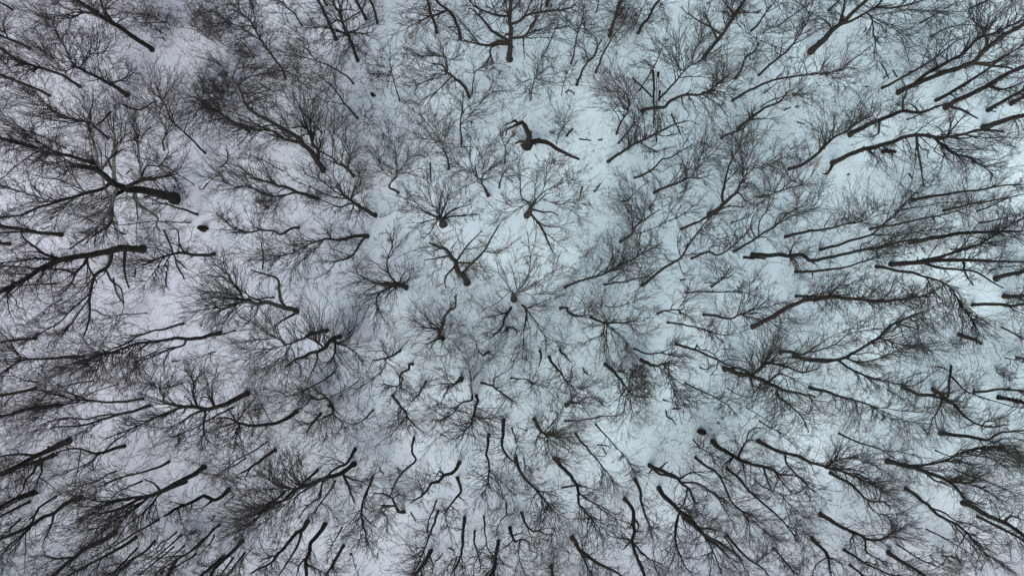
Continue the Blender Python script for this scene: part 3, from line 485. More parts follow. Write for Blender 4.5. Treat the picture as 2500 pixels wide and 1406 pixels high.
T 14|910,905 800,915 650,950 500,1000 350,1050||350,1000,150|
T 12|1150,930 1000,980 850,1040 750,1070||700,1080,100|
T 26|1400,1075 1200,1105 1030,1110 900,1090 720,1090 600,1050 450,1035|720,1090 650,1130 450,1170|400,1080,200 250,1130,170 600,950,150|
T 32|1460,1140 1350,1180 1200,1220 1000,1280 850,1320 700,1340 500,1360|1150,1220 950,1240 850,1280 640,1260 450,1310 / 1000,1290 900,1360|450,1300,200 250,1330,170 700,1400,180|
T 24|1795,340 1680,370 1600,400 1480,420 1350,470 1200,550 1080,600 950,650 850,690|1350,460 1200,450|1200,420,150 950,550,150 750,700,150|
T 16|2300,410 2220,435 2150,450 2080,460||2050,350,100|
T 40|2150,435 1990,475 1850,490 1700,490 1500,520 1300,550 1150,600 1000,640|1830,500 1800,540 1650,600 1500,660 1300,720 / 1500,520 1400,490 / 1000,640 960,730 930,850 / 1150,620 900,730|1150,700,200 1000,800,180 850,780,150 1350,750,180 1100,850,150 700,750,150|the long level tree at middle left=long dark trunk running level left with drooping twig fans beneath it
T 32|1160,625 1050,630 950,660 800,700 700,740||600,780,170 450,800,130|
T 58|2410,1025 2300,1080 2200,1130 2100,1160 2000,1180 1850,1150 1700,1130 1600,1120|1950,1170 1780,1160 1650,1210 1500,1270 1350,1340 1200,1400 1000,1480 / 2100,1150 2050,1080 1980,1060 / 1950,1150 1890,1040 1880,900 1800,780 / 1610,1110 1590,1020 1540,970 1350,900 / 2000,1200 1990,1406 2050,1500 / 2100,1180 1900,1220 1800,1280|1450,930,200 1700,950,150 1900,800,150 2050,850,170 1500,1250,180 1800,1350,180 2000,1450,200 1300,1350,170|the thick fan tree at lower left=thick trunk with a flared foot and two broad feathery fans, lower left
T 20|2275,1165 2150,1220 2000,1310 1900,1360 1750,1430||1650,1470,120|
T 44|2900,1205 2800,1270 2700,1320 2600,1330 2470,1350 2350,1320 2250,1270 2130,1265|2330,1310 2250,1190 / 2330,1300 2400,1180 2500,1050 / 2330,1320 2320,1400 2300,1500|2400,1050,170 2200,1450,170 2350,1500,150 2100,1400,150|the sagging smooth trunk=smooth trunk sagging like a hammock, forking into twigs at its left end
T 12|1435,245 1230,255 1120,290||1050,320,80|
T 14|1785,925 1650,960 1500,990||1500,900,150|
T 14|605,75 500,160 440,210 390,290||380,260,80|
L 12|1110,-100 1150,60 1210,155||
L 6|1680,712 1745,712||
L 7|410,810 418,775||
T 14|2100,610 2000,650 1870,700||1870,700,70|
@1 2
T 50|900,235 870,210 800,200 700,160 600,140 490,150 420,120 330,110 180,100|790,190 740,120 720,0 715,-90 600,-130 450,-180 / 900,250 830,270 740,330 680,380 / 400,130 300,160 200,190 50,190 / 380,110 350,30 280,-50 200,-180 180,-300 / 560,110 440,80 390,20|150,-200,180 100,0,200 0,150,180 200,250,170 600,-100,150 50,-50,150 150,350,120|the forked tree with flaring foot=dark-footed tree splitting low into one long left stem and a short stub
T 18|675,85 560,100 450,105 300,100||250,60,100|
T 40|1195,410 1050,440 950,490 800,545|800,545 700,490 600,430 480,350 330,270 / 800,550 790,650 770,690 670,760 / 860,550 800,630 / 800,550 650,590 450,600 / 700,500 500,500 / 1000,490 1100,530|450,400,200 550,300,150 500,550,150 600,830,180 700,700,130 400,650,170 650,200,150 550,750,130 900,400,100|the broad feathery pair, left one=broad feathery tree spreading left, left one of the feathery pair
T 44|1320,470 1240,500 1190,570 1110,610 1030,640 900,690 800,760|1100,630 1100,680 1040,820 1000,900 / 1280,530 1270,620 1230,720 / 1290,540 1400,580 1500,650 / 1150,560 1080,510|900,800,200 1050,850,170 1250,750,170 1450,650,150 1100,300,200 1300,300,170 1450,450,150 1350,800,150 850,650,120 950,250,130|
T 28|1905,610 1840,650 1770,680 1640,700|1780,660 1740,610 1600,605 / 1770,700 1760,760 1640,880 1510,970 / 1780,700 1900,800 / 1640,700 1600,800|1850,500,180 1600,650,150 1650,850,180 1900,850,150 1750,800,130 1500,950,130|
T 26|2040,750 1990,740 1990,790 1920,820 1910,860 1940,880 1880,950 1830,950 1750,930|1880,960 1850,1030|1750,1000,120 1880,1050,100|the zigzag stem=small dark stem zigzagging like a lightning bolt, lower centre
T 26|1815,1035 1900,1130 1960,1220 2010,1290 2060,1350 2140,1400||1900,1250,180 2050,1100,150 1850,1350,150|
T 18|1260,810 1200,870 1080,940 950,1010 850,1050||800,1050,180 700,1000,150|
T 14|1490,910 1400,970 1320,1020|1330,1020 1330,950|1300,1060,60|
T 44|1150,1190 1240,1140 1250,1190 1240,1220|1240,1130 1190,1070 1100,1090 1040,1070 1000,1130 / 1150,1200 1060,1300 1000,1400 / 1240,1220 1190,1290 1190,1400 1170,1480 / 1250,1220 1350,1310 1310,1390|950,1050,170 900,1200,150 1150,1350,150 1350,1350,130 1300,1450,150|the spider-legged tree=dark knotted tree with bent limbs like spider legs, lower centre-left
T 20|1640,1185 1580,1260 1500,1310 1440,1340||1400,1350,130 1550,1300,100|
S 500,1180,70|1.2|
@2 2
T 56|1020,110 1020,60|1020,40 960,-30 870,-150 850,-250 / 1080,0 1150,-100 1170,-300 1170,-400 1150,-550 / 1060,20 1180,-10 1350,-130 1500,-220 / 1040,0 1000,-200 / 1080,40 1200,60 1400,50 / 980,50 870,130 700,230 / 1020,110 1000,180 930,280 900,380 800,480 / 1030,130 1140,200 1130,330 1115,400 / 1140,220 1230,320 1310,450 1400,510 1520,540 / 1140,200 1230,160 1450,80 / 1115,400 1110,560 1050,650 990,780 820,880 / 1110,500 1100,700 / 950,260 720,290|1000,-250,200 1250,-200,200 900,-150,170 1450,-150,170 1450,150,150 750,250,150 850,400,180 1150,500,170 1050,700,150 1250,250,140 1450,500,150 1350,0,150|the big starburst tree at centre=big starburst tree right of centre seen from above, long legs reaching down
D 40|330,500 290,460 310,400 320,350 350,260 390,200 440,180 455,60|380,470 400,430 350,400 310,400 / 310,390 150,380 80,330 / 330,500 360,600 / 390,460 480,580 / 290,490 150,550 / 350,420 430,330 / 350,510 390,470|350,550,180 200,350,170 430,450,130 100,300,150 250,550,150 450,600,100 420,180,100|the looped trunk tree=tree whose curled trunk forms a dark ring, just below centre
T 26|770,620 720,650 670,600 650,570|660,570 650,520 610,490 / 770,650 860,665|620,580,130 680,680,100|
T 24|940,410 960,380 1040,400 1040,450||1030,430,100 850,450,130|
T 26|1275,605 1280,680 1260,770||-|
T 30|1365,670 1400,740 1470,810 1500,880 1550,930|1550,930 1650,990 1760,960 / 1520,900 1450,1000 / 1550,940 1580,1050|1650,880,150 1550,1000,180 1700,1000,150 1450,880,120 1400,1050,100|
T 22|1465,605 1530,670 1580,725||1450,620,80|
T 34|1910,740 2000,820 2090,930 2160,1020|2160,1020 2300,1080|2150,1150,170 2300,1100,130 2050,900,130|
T 24|160,910 100,1010 60,1060 0,1130|90,1030 150,1110|50,950,170 50,1120,150 150,850,100|
T 16|380,965 340,1050 295,1140||280,1150,80|
T 46|500,890 430,940|420,940 370,880 350,780 / 430,940 270,920|350,830,200 300,950,150 500,850,120|
T 22|615,1050 600,1090 500,1120 460,1180 420,1220 300,1290|600,1050 600,900 590,800 / 600,900 670,830|620,800,130 400,1200,150 250,1330,150 200,1150,130 450,1280,130|
T 30|655,1045 655,1120 640,1190 620,1260 580,1340 540,1400|640,1240 720,1270 850,1250|700,1200,170 600,1400,180 450,1350,150 750,1300,150 850,1280,100|
T 18|975,880 1050,880 1150,890 1200,940||1250,930,150 1300,1000,120|
T 24|690,935 740,930 830,970 900,1020 1010,1090|815,970 820,870 / 850,970 950,930 1050,890|950,1000,150 1050,1050,130 820,850,100 1000,1100,100|
T 40|1530,1150 1570,1110 1600,1110 1660,1120|1570,1100 1580,1070 1700,980 / 1660,1120 1720,1060 1850,1060 / 1660,1120 1760,1250|1700,1050,150 1750,1180,130 1600,1200,100|
T 20|1500,1305 1650,1290 1850,1255 2000,1240||2050,1230,60|
T 38|1220,1275 1260,1360 1310,1410 1340,1420 1420,1440|1280,1400 1230,1500 / 1340,1430 1370,1600 1430,1660 / 1320,1400 1400,1300 1500,1200|1300,1150,150 1250,1250,130 1550,1450,200 1600,1600,170 1450,1550,150 1300,1600,130|the plume below the starburst=tree with a dark flared foot and a wide plume, below the starburst tree
T 36|915,1280 915,1400 900,1550 950,1620 1030,1700||850,1400,130 900,1650,180 1000,1850,150|
T 18|1000,1365 1030,1450 1045,1550 1020,1630||1080,1500,120|
L 14|470,1190 610,1230 750,1275 950,1330 1150,1385|snow|the long thin snowy log=long thin snow-lined log slanting through crowns at lower centre
T 10|950,1070 880,1170 800,1290 720,1380||-|
T 28|1465,195 1530,185 1540,220 1600,260 1680,270 1760,260||1650,150,170 1750,200,130 1600,300,80|
T 32|1760,280 1850,320 1920,340 2000,330 2140,330 2250,290|1920,330 1870,200 / 1900,350 1890,450 1800,480 1720,520 / 1920,350 1930,550 / 1920,360 2100,500 / 2100,340 2330,490 / 1920,350 1800,370|1920,550,200 1850,150,170 2150,300,150 1750,450,130 2100,500,170 2300,400,130|the starry tree right of centre=club-footed tree with starry radiating twigs, right of the starburst tree
T 12|1900,175 2000,180 2130,150 2230,120|2130,150 2240,210|2300,130,150|
L 8|1690,770 1700,810 1750,840||
L 8|1850,1090 1890,1140||
T 18|1815,1325 1880,1400 1950,1470 2000,1530 2100,1640|2100,1640 2200,1800|2200,1700,130 2250,1850,100|
@3 2
T 22|420,250 500,220 620,210 650,240 720,270|630,200 680,110 720,20 750,-80 790,-120 / 720,270 800,330 / 640,230 620,270|850,150,170 750,280,120 800,0,130 900,80,130 650,300,80|
T 18|695,40 850,35 1050,35 1200,30 1300,50||1350,0,150 1300,100,130 1150,50,100|
T 28|875,260 980,265 1080,290 1160,290 1230,250 1400,240|1220,250 1220,200 / 1240,260 1400,300 1500,320 / 1230,250 1400,200 1600,150|1550,200,170 1500,300,170 1650,350,150 1700,250,130 1400,150,150|
T 46|1350,385 1450,320 1600,240 1700,180 1850,120 2000,100 2130,80 2300,100 2600,120 2900,90 3050,70|2080,80 2200,-30|2200,0,200 2150,200,150 2700,0,200 3000,50,200 2400,100,200 2500,200,150|the smooth slanting trunk at right=smooth dark trunk slanting up right into a level crown, right of centre
T 28|1770,75 2000,80 2100,70 2300,60||2250,100,150|
T 22|515,335 650,350 780,380 870,400 1000,440 1100,460|870,400 950,350 / 880,410 1050,500|1050,380,170 1150,480,150 1000,520,130|
T 28|600,540 700,575 800,600 900,650 990,680 1050,720 1120,750 1250,790|780,580 800,545 830,590 900,600 970,640 1000,680 / 1020,670 1100,650 1200,680 1300,690 / 1060,720 1110,700 1250,700 1370,760 / 1010,690 1000,770 940,850 / 970,640 1050,590 1150,600|1100,600,130 1000,850,100|
T 20|185,590 300,630 430,630 550,650 650,680|375,640 380,710 / 550,650 570,560|600,560,150 700,700,130|
T 40|260,705 330,730 390,760 450,745 540,720|480,750 490,800 540,880 560,960 600,1020 660,1100 / 550,970 550,1060 / 380,770 410,820|700,1050,170 650,900,150 550,800,120 750,1100,130 750,850,120|
S 180,820,150|3.5|the dark thicket right of centre=dark upright thicket of fine stems on open snow, lower right of centre
S 300,960,110|3|
T 18|690,925 780,970 870,1010 1000,1070 1150,1180 1200,1250|830,1000 880,1060|1100,1050,130 1150,1200,130|
T 12|1105,970 1170,1020 1250,1050 1360,1100||-|
T 10|1290,1160 1380,1220 1480,1280 1600,1400|||
T 14|1415,1290 1500,1350 1620,1406 1700,1450|||
T 16|840,770 900,785 960,750||950,770,60|
T 48|1080,780 1180,820 1280,840 1350,860 1450,890 1550,940 1650,990 1800,1020 1900,1040 1960,1060|1100,775 1200,775 1280,800 1330,840 / 1340,850 1430,770 1500,730 1700,770 1830,820 2000,780 / 1320,860 1350,950 1420,960 / 1520,880 1600,830 1750,880 / 1890,1050 1950,1130 2010,1200 / 1570,980 1600,1060 1720,1150 1830,1260 1900,1400 / 1910,1070 2100,1110 / 1440,830 1450,750|1550,600,200 1700,700,150 1500,1080,200 1700,1150,150 1250,850,150 1450,1000,150 1900,1250,150 1850,650,150 1350,650,150 1650,900,130|the shaggy mossy trunk=heavy shaggy trunk with twigs sprouting all along it, lower right
T 38|1615,625 1700,620 1800,640 1880,630 1950,580 2000,545|1880,630 2000,600 2150,550 2300,440 2600,390 / 2000,540 2100,480 2270,410 2400,390 2500,350 / 2050,600 2200,560 2360,490|2400,380,150 2500,400,130 2300,500,120|the bundle of curved stems=cluster of dark curved stems bundled from one foot, sweeping up right
T 38|1750,670 1850,690 1980,710 2100,710 2250,680 2350,620 2480,540 2600,470 2700,360 2850,290 3000,230|1900,650 2000,690 2200,690 / 2250,710 2400,720 2600,680 2750,620 / 2170,730 2400,830 2700,920 2900,960 / 2640,480 2700,520 2850,560|2800,300,200 3000,250,200 2900,550,250 2800,450,200 2700,900,180 3000,650,200 2500,850,180 3050,450,200 2650,650,170|
T 36|1910,975 2000,990 2200,1050 2380,1100 2500,1140|2520,1140 2700,1230 2850,1290 3100,1330 / 2500,1150 2650,1250 2800,1280 2870,1400 / 2520,1140 2750,1190 3000,1210|2950,1250,200 2800,1100,170 2900,1350,170 2400,1250,150 3000,1150,170 2200,1200,150|
P 1713,1053,9|the black stump=low black jagged stump alone on open snow, lower right of centre
L 14|470,1085 550,1110 620,1140|snow|
L 10|560,1175 650,1172||
L 8|500,1190 515,1250 560,1290 600,1330||
L 8|1000,1300 1025,1320||
@4 2
T 48|1810,85 1900,80 2000,70 2200,50|||
T 34|1490,165 1620,155 1800,160 1880,175 2000,155 2200,140|||
L 38|1350,445 1450,490 1575,540||the thick broken log by the right clearing=thick broken log beside the right-hand snowy clearing
S 1355,530,45|1|
T 36|820,965 900,1000 980,1030 1100,1040 1200,1075 1250,1100 1320,1130 1380,1210 1430,1260 1500,1310 1590,1340 1700,1350 1850,1330|1590,1340 1620,1300 1750,1290 1850,1230 1930,1170 / 1200,1090 1160,1200 1100,1290 1070,1400 / 1590,1350 1590,1406|1300,1000,170 1150,1250,180 1250,1300,150 1400,1150,150 1700,1350,150 1550,1250,120|the wavy tree below the right clearing=wavy dark trunk descending right below the right-hand clearing
T 40|1110,980 1160,1010 1220,1060 1280,1100 1350,1160||1250,1200,120|
L 24|1285,750 1275,850 1270,900 1250,1060||
T 18|1300,845 1340,910 1420,1000 1500,1030 1600,1070 1750,1110 1900,1150 2000,1170||1400,950,120 1450,1100,130|
T 26|1510,1010 1600,1005 1750,985 2000,995 2150,1000|||
T 44|1750,1070 1850,1080 1990,1110 2150,1160|||
T 14|670,980 750,1030 840,1110||800,1120,100|
T 18|1780,370 1880,430 2000,490 2100,540|||
L 10|1150,765 1250,800||
T 12|1820,680 1900,695 2000,720|||
T 20|1930,670 2000,680 2080,690|||
S 1800,820,60|.8|
S 1880,880,50|.6|
@0 3
T 60|670,80 550,145 400,210 300,260 180,330 60,380 -50,430|330,215 200,215 100,225 0,240 -100,260||the thick cut-ended trunk at lower left=thickest trunk at lower left, blunt round foot, forking toward the left edge
T 44|520,220 400,270 200,340 100,390 0,430|||
T 10|100,270 0,290 -60,300|||
T 12|185,290 100,320 0,360|||
T 34|1215,145 1100,165 1020,195 940,215 890,205 800,170 700,165 550,200|1000,200 1100,110 1250,0 1350,-80 / 960,240 850,310 750,350 600,430 / 780,180 770,310 740,450|600,150,150 700,350,180 550,450,170 850,300,150|
T 30|400,280 340,340 320,400 250,470 230,560 150,640|400,300 410,390 380,440 360,510 / 400,440 520,540 640,630|100,500,170 350,600,100|
T 40|335,580 200,630 80,690 0,740 -100,790|||
T 20|360,600 200,660 0,760 -60,790|||
T 30|285,685 150,750 0,830 -80,880|||
T 24|545,630 470,680 380,740 330,840 270,940 200,1020 60,1150 0,1250|||
T 40|790,635 680,680 600,730 520,800 430,830 350,890 200,970 50,1030 -50,1060|515,820 500,930 430,1050 / 290,920 150,1080 0,1200|350,1100,170 150,1100,150 100,1250,150 450,1000,130|
T 22|190,835 150,890 100,940 50,1000 0,1040|||
T 20|1130,385 1050,420 950,480 850,510 700,570||650,600,150|
T 26|1645,290 1550,345 1400,385 1250,430 1100,480 950,540|1200,440 1000,500|950,520,170 800,560,150|
T 20|1385,480 1250,540 1150,590 1050,680|1150,570 1000,560|1050,700,150 1100,560,130|
T 52|1990,345 1860,430 1750,490 1600,570 1500,610 1380,650 1250,720 1100,770 960,800|1560,570 1500,510 1400,460 / 1500,620 1250,650 1000,680 800,650 / 1480,650 1350,720 1150,850 900,950|900,700,200 1000,850,200 800,1000,200 1100,950,180 700,850,150|the long diagonal tree at lower left=long thick tree slanting down left with a large dense plume, lower left
T 24|1820,495 1700,540 1560,610 1480,700 1400,780 1300,870 1200,930||1250,950,150 1400,950,130|
N 38|2230,560 2160,620 2080,660 1990,620 1900,670 1800,710 1700,760 1600,820|2080,660 1990,730 / 1800,700 1700,690 / 1750,760 1770,870|1750,800,80 1800,850,70|the dead leaning snag at lower left=dead leaning snag with broken twigs over open snow, lower left
T 24|1545,855 1400,940 1250,1030 1100,1120 950,1200||900,1200,150|
T 50|1130,985 1000,1060 850,1130 720,1230 620,1310 520,1400 350,1500|700,1230 550,1240 450,1210|500,1300,150 850,1250,150|
T 36|1330,1030 1150,1150 950,1250 700,1380 600,1440|||
T 16|1725,975 1620,1060 1560,1160 1380,1260||1300,1250,80|
T 18|1770,990 1650,1120 1480,1250 1300,1390||-|
T 18|1700,1125 1550,1240 1350,1400 1250,1470|||
T 16|1800,1110 1700,1200 1600,1310 1500,1400|||
T 26|1510,1060 1430,1150 1280,1260 1200,1320 1130,1406 1050,1500|||
T 20|1340,1130 1200,1280 1100,1406 1000,1520|||
T 14|1590,1060 1530,1130 1430,1210||1380,1240,70|
T 24|1990,1040 1900,1130 1800,1200 1700,1210 1500,1240||1400,1250,110|
T 34|1720,1240 1690,1300 1640,1406 1600,1500|||
T 28|2150,905 2060,980 2000,1050 1930,1120 1830,1190 1650,1290 1500,1400|2060,985 2090,910||
T 18|1910,1190 1780,1280 1600,1360 1450,1430|||
S 1885,990,70|1|
S 790,865,45|.8|
L 8|1480,845 1545,855||
@1 3
T 16|610,95 500,170 380,240 300,280 180,380 70,430||100,380,150|
T 14|400,255 320,310 200,370 80,430||200,420,80|
N 30|685,175 600,230 530,290 440,350 350,400|460,350 390,450 410,490|-|the bare broken pole at lower left=bare broken pole without crown, ending in a split stub, lower left
L 14|910,225 955,340||
L 8|285,620 190,710||
L 8|1710,340 1715,375 1745,410||
L 7|75,855 105,815||
T 36|1460,165 1440,230 1390,300 1300,350 1230,400 1180,440 1050,490|1370,310 1300,280 1240,250|1200,220,120 1000,550,150|
T 48|1460,320 1400,350 1340,400 1200,450 1080,490 980,530 880,570 800,640 680,710 600,740|1100,490 1000,560 900,620 870,700 / 950,530 820,550 700,520 550,420 / 1180,470 1130,560 1110,640 / 1360,410 1400,530 1460,680 / 700,700 560,780 500,860 350,930 / 1380,430 1520,480 / 900,620 720,760 550,900|600,450,200 500,600,200 800,400,170 450,750,200 350,950,200 650,850,200 400,600,150 1400,600,150 1550,400,150 750,250,150|the great plume at lower centre-left=great plume-crowned tree with twin dark feet side by side, lower centre-left
T 32|1100,380 1040,430 980,480 900,560 840,640 700,690|950,520 850,430 750,300|850,350,150|
T 30|770,590 720,640 640,680 560,760 490,860||400,850,150|
T 20|1270,480 1230,560 1180,630 1120,700 1080,780 1020,800|1120,690 1200,730 1290,850|1250,800,100 1000,850,100|
T 22|1120,560 1130,640 1050,680 970,760 920,850|1000,700 900,740|850,780,120|
T 28|1635,440 1590,560 1540,700 1530,850 1560,960 1600,1090|1580,560 1560,700 / 1540,780 1640,900|1500,850,180 1600,1050,150 1450,1000,150 1650,850,130|
T 26|2035,60 2025,190 2060,270 1990,340 1900,440 1850,540 1790,650||1900,450,120 1800,550,100|
T 32|1970,790 1890,780 1860,720 1830,650 1750,610 1650,600|1860,730 1740,715 1720,760 1780,830 1780,950 / 1880,650 1930,580|1750,850,150 1700,950,150 1950,650,120 1800,650,100|the tangled curly tree=tangled tree with curly hooked limbs, lower centre
T 46|1000,870 960,950 900,980 830,1050 770,1140 700,1210 650,1270 560,1310 450,1380|940,960 910,1100 850,1200 800,1290 720,1406 / 700,1190 560,1240|500,1250,150 600,1380,150 800,980,120|
T 46|1175,905 1100,1010 1030,1090 1010,1190 980,1250 990,1406 1000,1480|1000,1220 920,1300 890,1406 / 1000,1280 1150,1370|1100,1350,150 900,1300,120|
T 16|1335,930 1290,1030 1240,1100 1225,1160 1240,1210||1240,1250,80|
T 32|1355,1110 1310,1190 1260,1270 1200,1370 1170,1450|1290,1220 1240,1350||
L 24|1425,1180 1450,1300 1500,1420|snow|
T 32|170,1225 100,1290 0,1370 -100,1450|||
T 38|370,1060 300,1140 200,1230 100,1320 50,1406 0,1500|||
T 22|270,1230 200,1330 150,1406 100,1480|||
T 24|390,1180 320,1270 230,1390 180,1460|||
T 10|470,1130 400,1210 350,1290 330,1400|||
T 18|80,1000 70,1060 0,1140 -60,1200|||
@2 3
T 32|770,25 765,120 755,220 775,290 770,420 765,480 790,560|780,420 860,500 900,600 950,700 / 765,490 730,570 / 780,380 860,450 1000,600|850,650,200 700,600,150 700,400,130 850,450,100 950,550,130|the straight upright stem below centre=straight stem running directly down the picture, flat-topped foot, below centre
T 40|490,300 450,370 400,410 340,430 280,490 220,500 150,590 30,680|340,430 290,380 250,450|50,550,150 150,480,130 0,600,100|
T 32|460,450 490,520 500,590 440,650 400,720 340,800|490,630 540,680 / 410,740 450,760 500,810 / 340,810 370,900|350,900,150 250,850,130|
T 18|265,670 230,760 180,870 175,930 170,1000||170,1050,90|
T 26|280,770 240,880 190,1010 150,1120 110,1230 30,1380||50,1200,150 100,1000,100|
T 34|535,835 525,950 515,1080 510,1190 490,1240 400,1400|510,1200 430,1230 350,1330 / 510,1220 530,1406|450,1350,130 350,1380,120|
T 22|625,970 635,1080 665,1170 690,1290 670,1370|670,1210 630,1280 625,1406||
T 20|720,830 735,950 750,1100 800,1190 830,1250||850,1250,80|
T 34|870,1070 850,1180 840,1290 800,1390 780,1450|||
T 46|205,1170 160,1250 110,1310 60,1400 20,1460|190,1200 230,1290||
T 36|1030,255 1060,330 1090,410 1160,500 1230,560 1300,640 1380,760|1240,580 1190,670 1160,760 / 1250,570 1330,600 1450,630 / 1340,680 1450,800|1400,850,170 1250,750,130 1450,750,130 1400,600,120|
T 14|1115,260 1130,350 1100,420||1150,380,110|
T 44|1410,265 1480,340 1560,420 1620,500 1650,560 1650,700 1700,750 1780,850|1660,590 1750,670 1900,740 2000,800 / 1780,850 1850,950|1900,850,200 1750,1000,170 1900,1000,170 1600,850,120 1800,650,150|
T 26|1620,15 1680,100 1760,190 1830,270 1890,350 1970,440|1800,240 1900,240 / 1880,340 1880,480|1900,600,130 2030,550,120|
T 18|945,700 945,810 900,850 860,930 820,980||800,1000,60|
T 30|1090,790 1120,870 1150,930 1210,970 1260,960 1310,990 1390,1000|1270,950 1340,940 1410,950 / 1390,1000 1300,1100 / 1390,1010 1400,1110 1560,1180|1450,1150,170 1300,1200,170 1250,850,120 1450,1050,130|
T 38|980,935 1000,1010 1040,1070 1080,1050 1130,1050|1020,1010 1090,990 1130,940 / 1080,1060 1070,1180 1080,1270 1130,1400 / 1020,1050 960,1110 / 1110,970 1200,1030|1200,1300,150 1050,1150,120 950,1150,100|the black knotted tree at bottom centre=black knotted tree with a curled side limb near bottom centre
T 46|1580,1030 1640,1110 1700,1180 1800,1250 1900,1310 2000,1360 2100,1420|1660,1160 1710,1260 1750,1340 1800,1406 / 1700,1150 1680,1090|1750,1300,150 1900,1400,150|
T 34|1380,1300 1400,1406 1420,1500||1350,1380,100|
L 16|1480,545 1600,525 1730,535||the level stick at bottom centre-right=level broken stick crossing behind a trunk, bottom centre-right
L 8|1830,125 1950,140||
L 7|1885,150 1920,215||
L 12|1315,752 1370,762||
L 10|300,20 350,45||
L 8|10,780 60,870||
L 9|245,1260 320,1185||
L 7|380,1130 435,1150||
@3 3
T 46|340,330 430,370 510,400 590,430 650,490 730,570 800,700|345,360 430,400 540,430 620,460 / 660,480 760,490 850,520 950,590 1000,640 1100,800 / 440,330 520,290 / 370,380 330,410 / 700,560 680,680 630,760 / 650,460 740,400 860,430|1100,750,150 800,780,150 950,800,150 700,700,120 1050,600,150 850,600,120|the stubby-branched tree at lower right=thick tree with short dead stubs near its foot, lower right of centre
T 36|205,460 240,530 260,600 260,670 290,770 330,880 360,950|270,680 350,750 / 360,940 430,1050 / 360,930 450,950 560,1000|450,1100,170 450,950,120 400,800,100|
T 38|95,655 160,720 190,800 190,900 200,980 170,1060 200,1180 260,1300 300,1406 340,1480|190,850 140,950 / 170,1060 0,1030 / 220,850 240,920 200,990 / 170,1050 80,1150 / 200,1080 300,1210 450,1290|300,1100,150 50,950,130 450,1400,150|
T 44|430,550 480,620 560,700 640,770 720,830 790,900 850,980 900,1020 1020,1080 1150,1160 1250,1250|630,790 600,900 600,1050 620,1150 700,1320 770,1400 / 850,980 930,1100 1000,1250 1060,1400 / 820,910 950,950 1050,970 / 920,1040 1080,1180 1200,1350 / 940,1150 930,1400|700,1000,130 850,800,150 950,950,130 600,1250,170 800,1150,130 1100,1350,150|the long slanting tree at bottom right=long thick tree slanting down right with dark tangled middle, bottom right of centre
T 42|680,840 760,900 850,970 900,1040 980,1100 1100,1200|||
T 30|1100,1010 1180,1110 1250,1180 1350,1260 1450,1330 1510,1406|1380,1300 1500,1180|1500,1200,120|
T 16|1075,1020 1130,1090 1170,1160 1250,1290 1320,1420|||
T 30|790,255 870,310 950,360 1020,420 1080,530 1120,640 1180,720 1260,790 1310,880|1030,400 1150,490 / 1190,710 1350,850 1500,1000 / 1310,880 1280,960|1400,950,170 1550,1050,130 1300,950,120|
T 14|770,70 830,150 920,210 970,260 1050,300||1000,250,130 900,150,100|
T 50|960,90 1010,150 1100,200 1200,260 1300,300 1450,340 1550,370 1600,410 1740,420|1560,380 1640,500 1750,600 / 1470,360 1500,480 1550,600 / 1200,260 1280,100 1310,0 / 1170,270 1100,300 1100,360|1350,150,170 1300,350,150 1700,500,170 1550,500,150 1800,450,120 1150,200,130 1350,430,130|the thick mossy tree below the black stump=thick mottled tree slanting right just below the black stump
T 30|1100,360 1190,430 1270,520 1320,580 1430,680 1550,780 1650,880 1750,1010 1780,1060|1320,580 1400,620 1500,670 / 1680,900 1850,1010|1800,1150,130 1850,900,130 1400,550,150|
T 14|1370,475 1470,540 1600,600 1700,700 1830,800||1900,850,170|
T 38|1400,100 1500,140 1600,190 1700,210 1800,240 1900,290 2000,320 2100,350 2250,400 2400,460 2500,490|1670,210 1670,290 1730,370 1830,470 1920,560 2000,610 / 2060,320 2190,270 2400,240|1950,600,150 1850,480,130 2300,250,180 2500,480,200 2400,300,150 2600,600,150|
T 20|1550,1125 1640,1230 1720,1320 1800,1406|||
T 10|1610,0 1700,80 1800,170 1900,250|||
T 44|1930,1040 2000,1110 2070,1190 2100,1300 2120,1406|2060,1230 2000,1270 1950,1330 1930,1406 / 2100,1200 2250,1300|2200,1300,130 2100,1350,120|
@4 3
T 20|190,15 260,45 370,95 500,140 620,180 720,250 850,310|620,175 800,200 1000,260||
T 50|660,290 760,315 880,340 1000,380 1100,420 1200,450 1290,510 1380,600 1430,660 1520,700|850,330 1000,320 1150,300 1280,260 1370,210 1500,170 1600,150 1720,140 / 1060,420 1150,490 1220,500 / 1250,460 1350,490 1500,520 1700,620|1550,500,180 1700,600,200 1750,250,200 1600,650,150 1900,350,150 1500,400,120|the wide-forked trunk at lower right=dark trunk splitting into a wide fork opening rightward, lower right
T 42|1180,20 1350,30 1550,60 1650,80 1720,30 1780,0 2000,-20|1650,85 1700,110 1800,60 2000,75 / 1850,90 1950,200|1850,150,200 1900,250,150|
T 36|105,400 190,450 280,490 350,550 400,610 470,660 550,680 620,680 690,740|470,660 500,740 580,800 700,800 / 640,820 700,880 / 600,680 600,600 700,560|700,550,170 750,750,150 700,880,120 600,900,120|
T 36|840,545 920,600 1000,670 1060,710 1120,780 1250,860 1350,910 1440,980 1530,1080 1600,1170|1080,720 1220,790 1320,860 1450,900 1600,970 / 1410,970 1410,1040 1330,1170 / 1300,890 1400,1000 1540,1150 / 1600,1170 1800,1280|1550,950,150 1700,1100,170 1650,1250,150 1450,1150,130|
T 46|10,800 100,850 200,920 300,970 400,1010 450,1045 560,1060 620,1050 700,990 780,960|420,1040 450,1150 550,1230 750,1290 / 620,1050 700,1020 850,1050 / 780,960 850,900 / 350,1020 300,1050|850,980,150 500,1200,150 650,1250,150 700,1100,130 900,880,120|the club-footed tree at bottom right=club-footed trunk ending in a swept-up hook of branches, bottom right
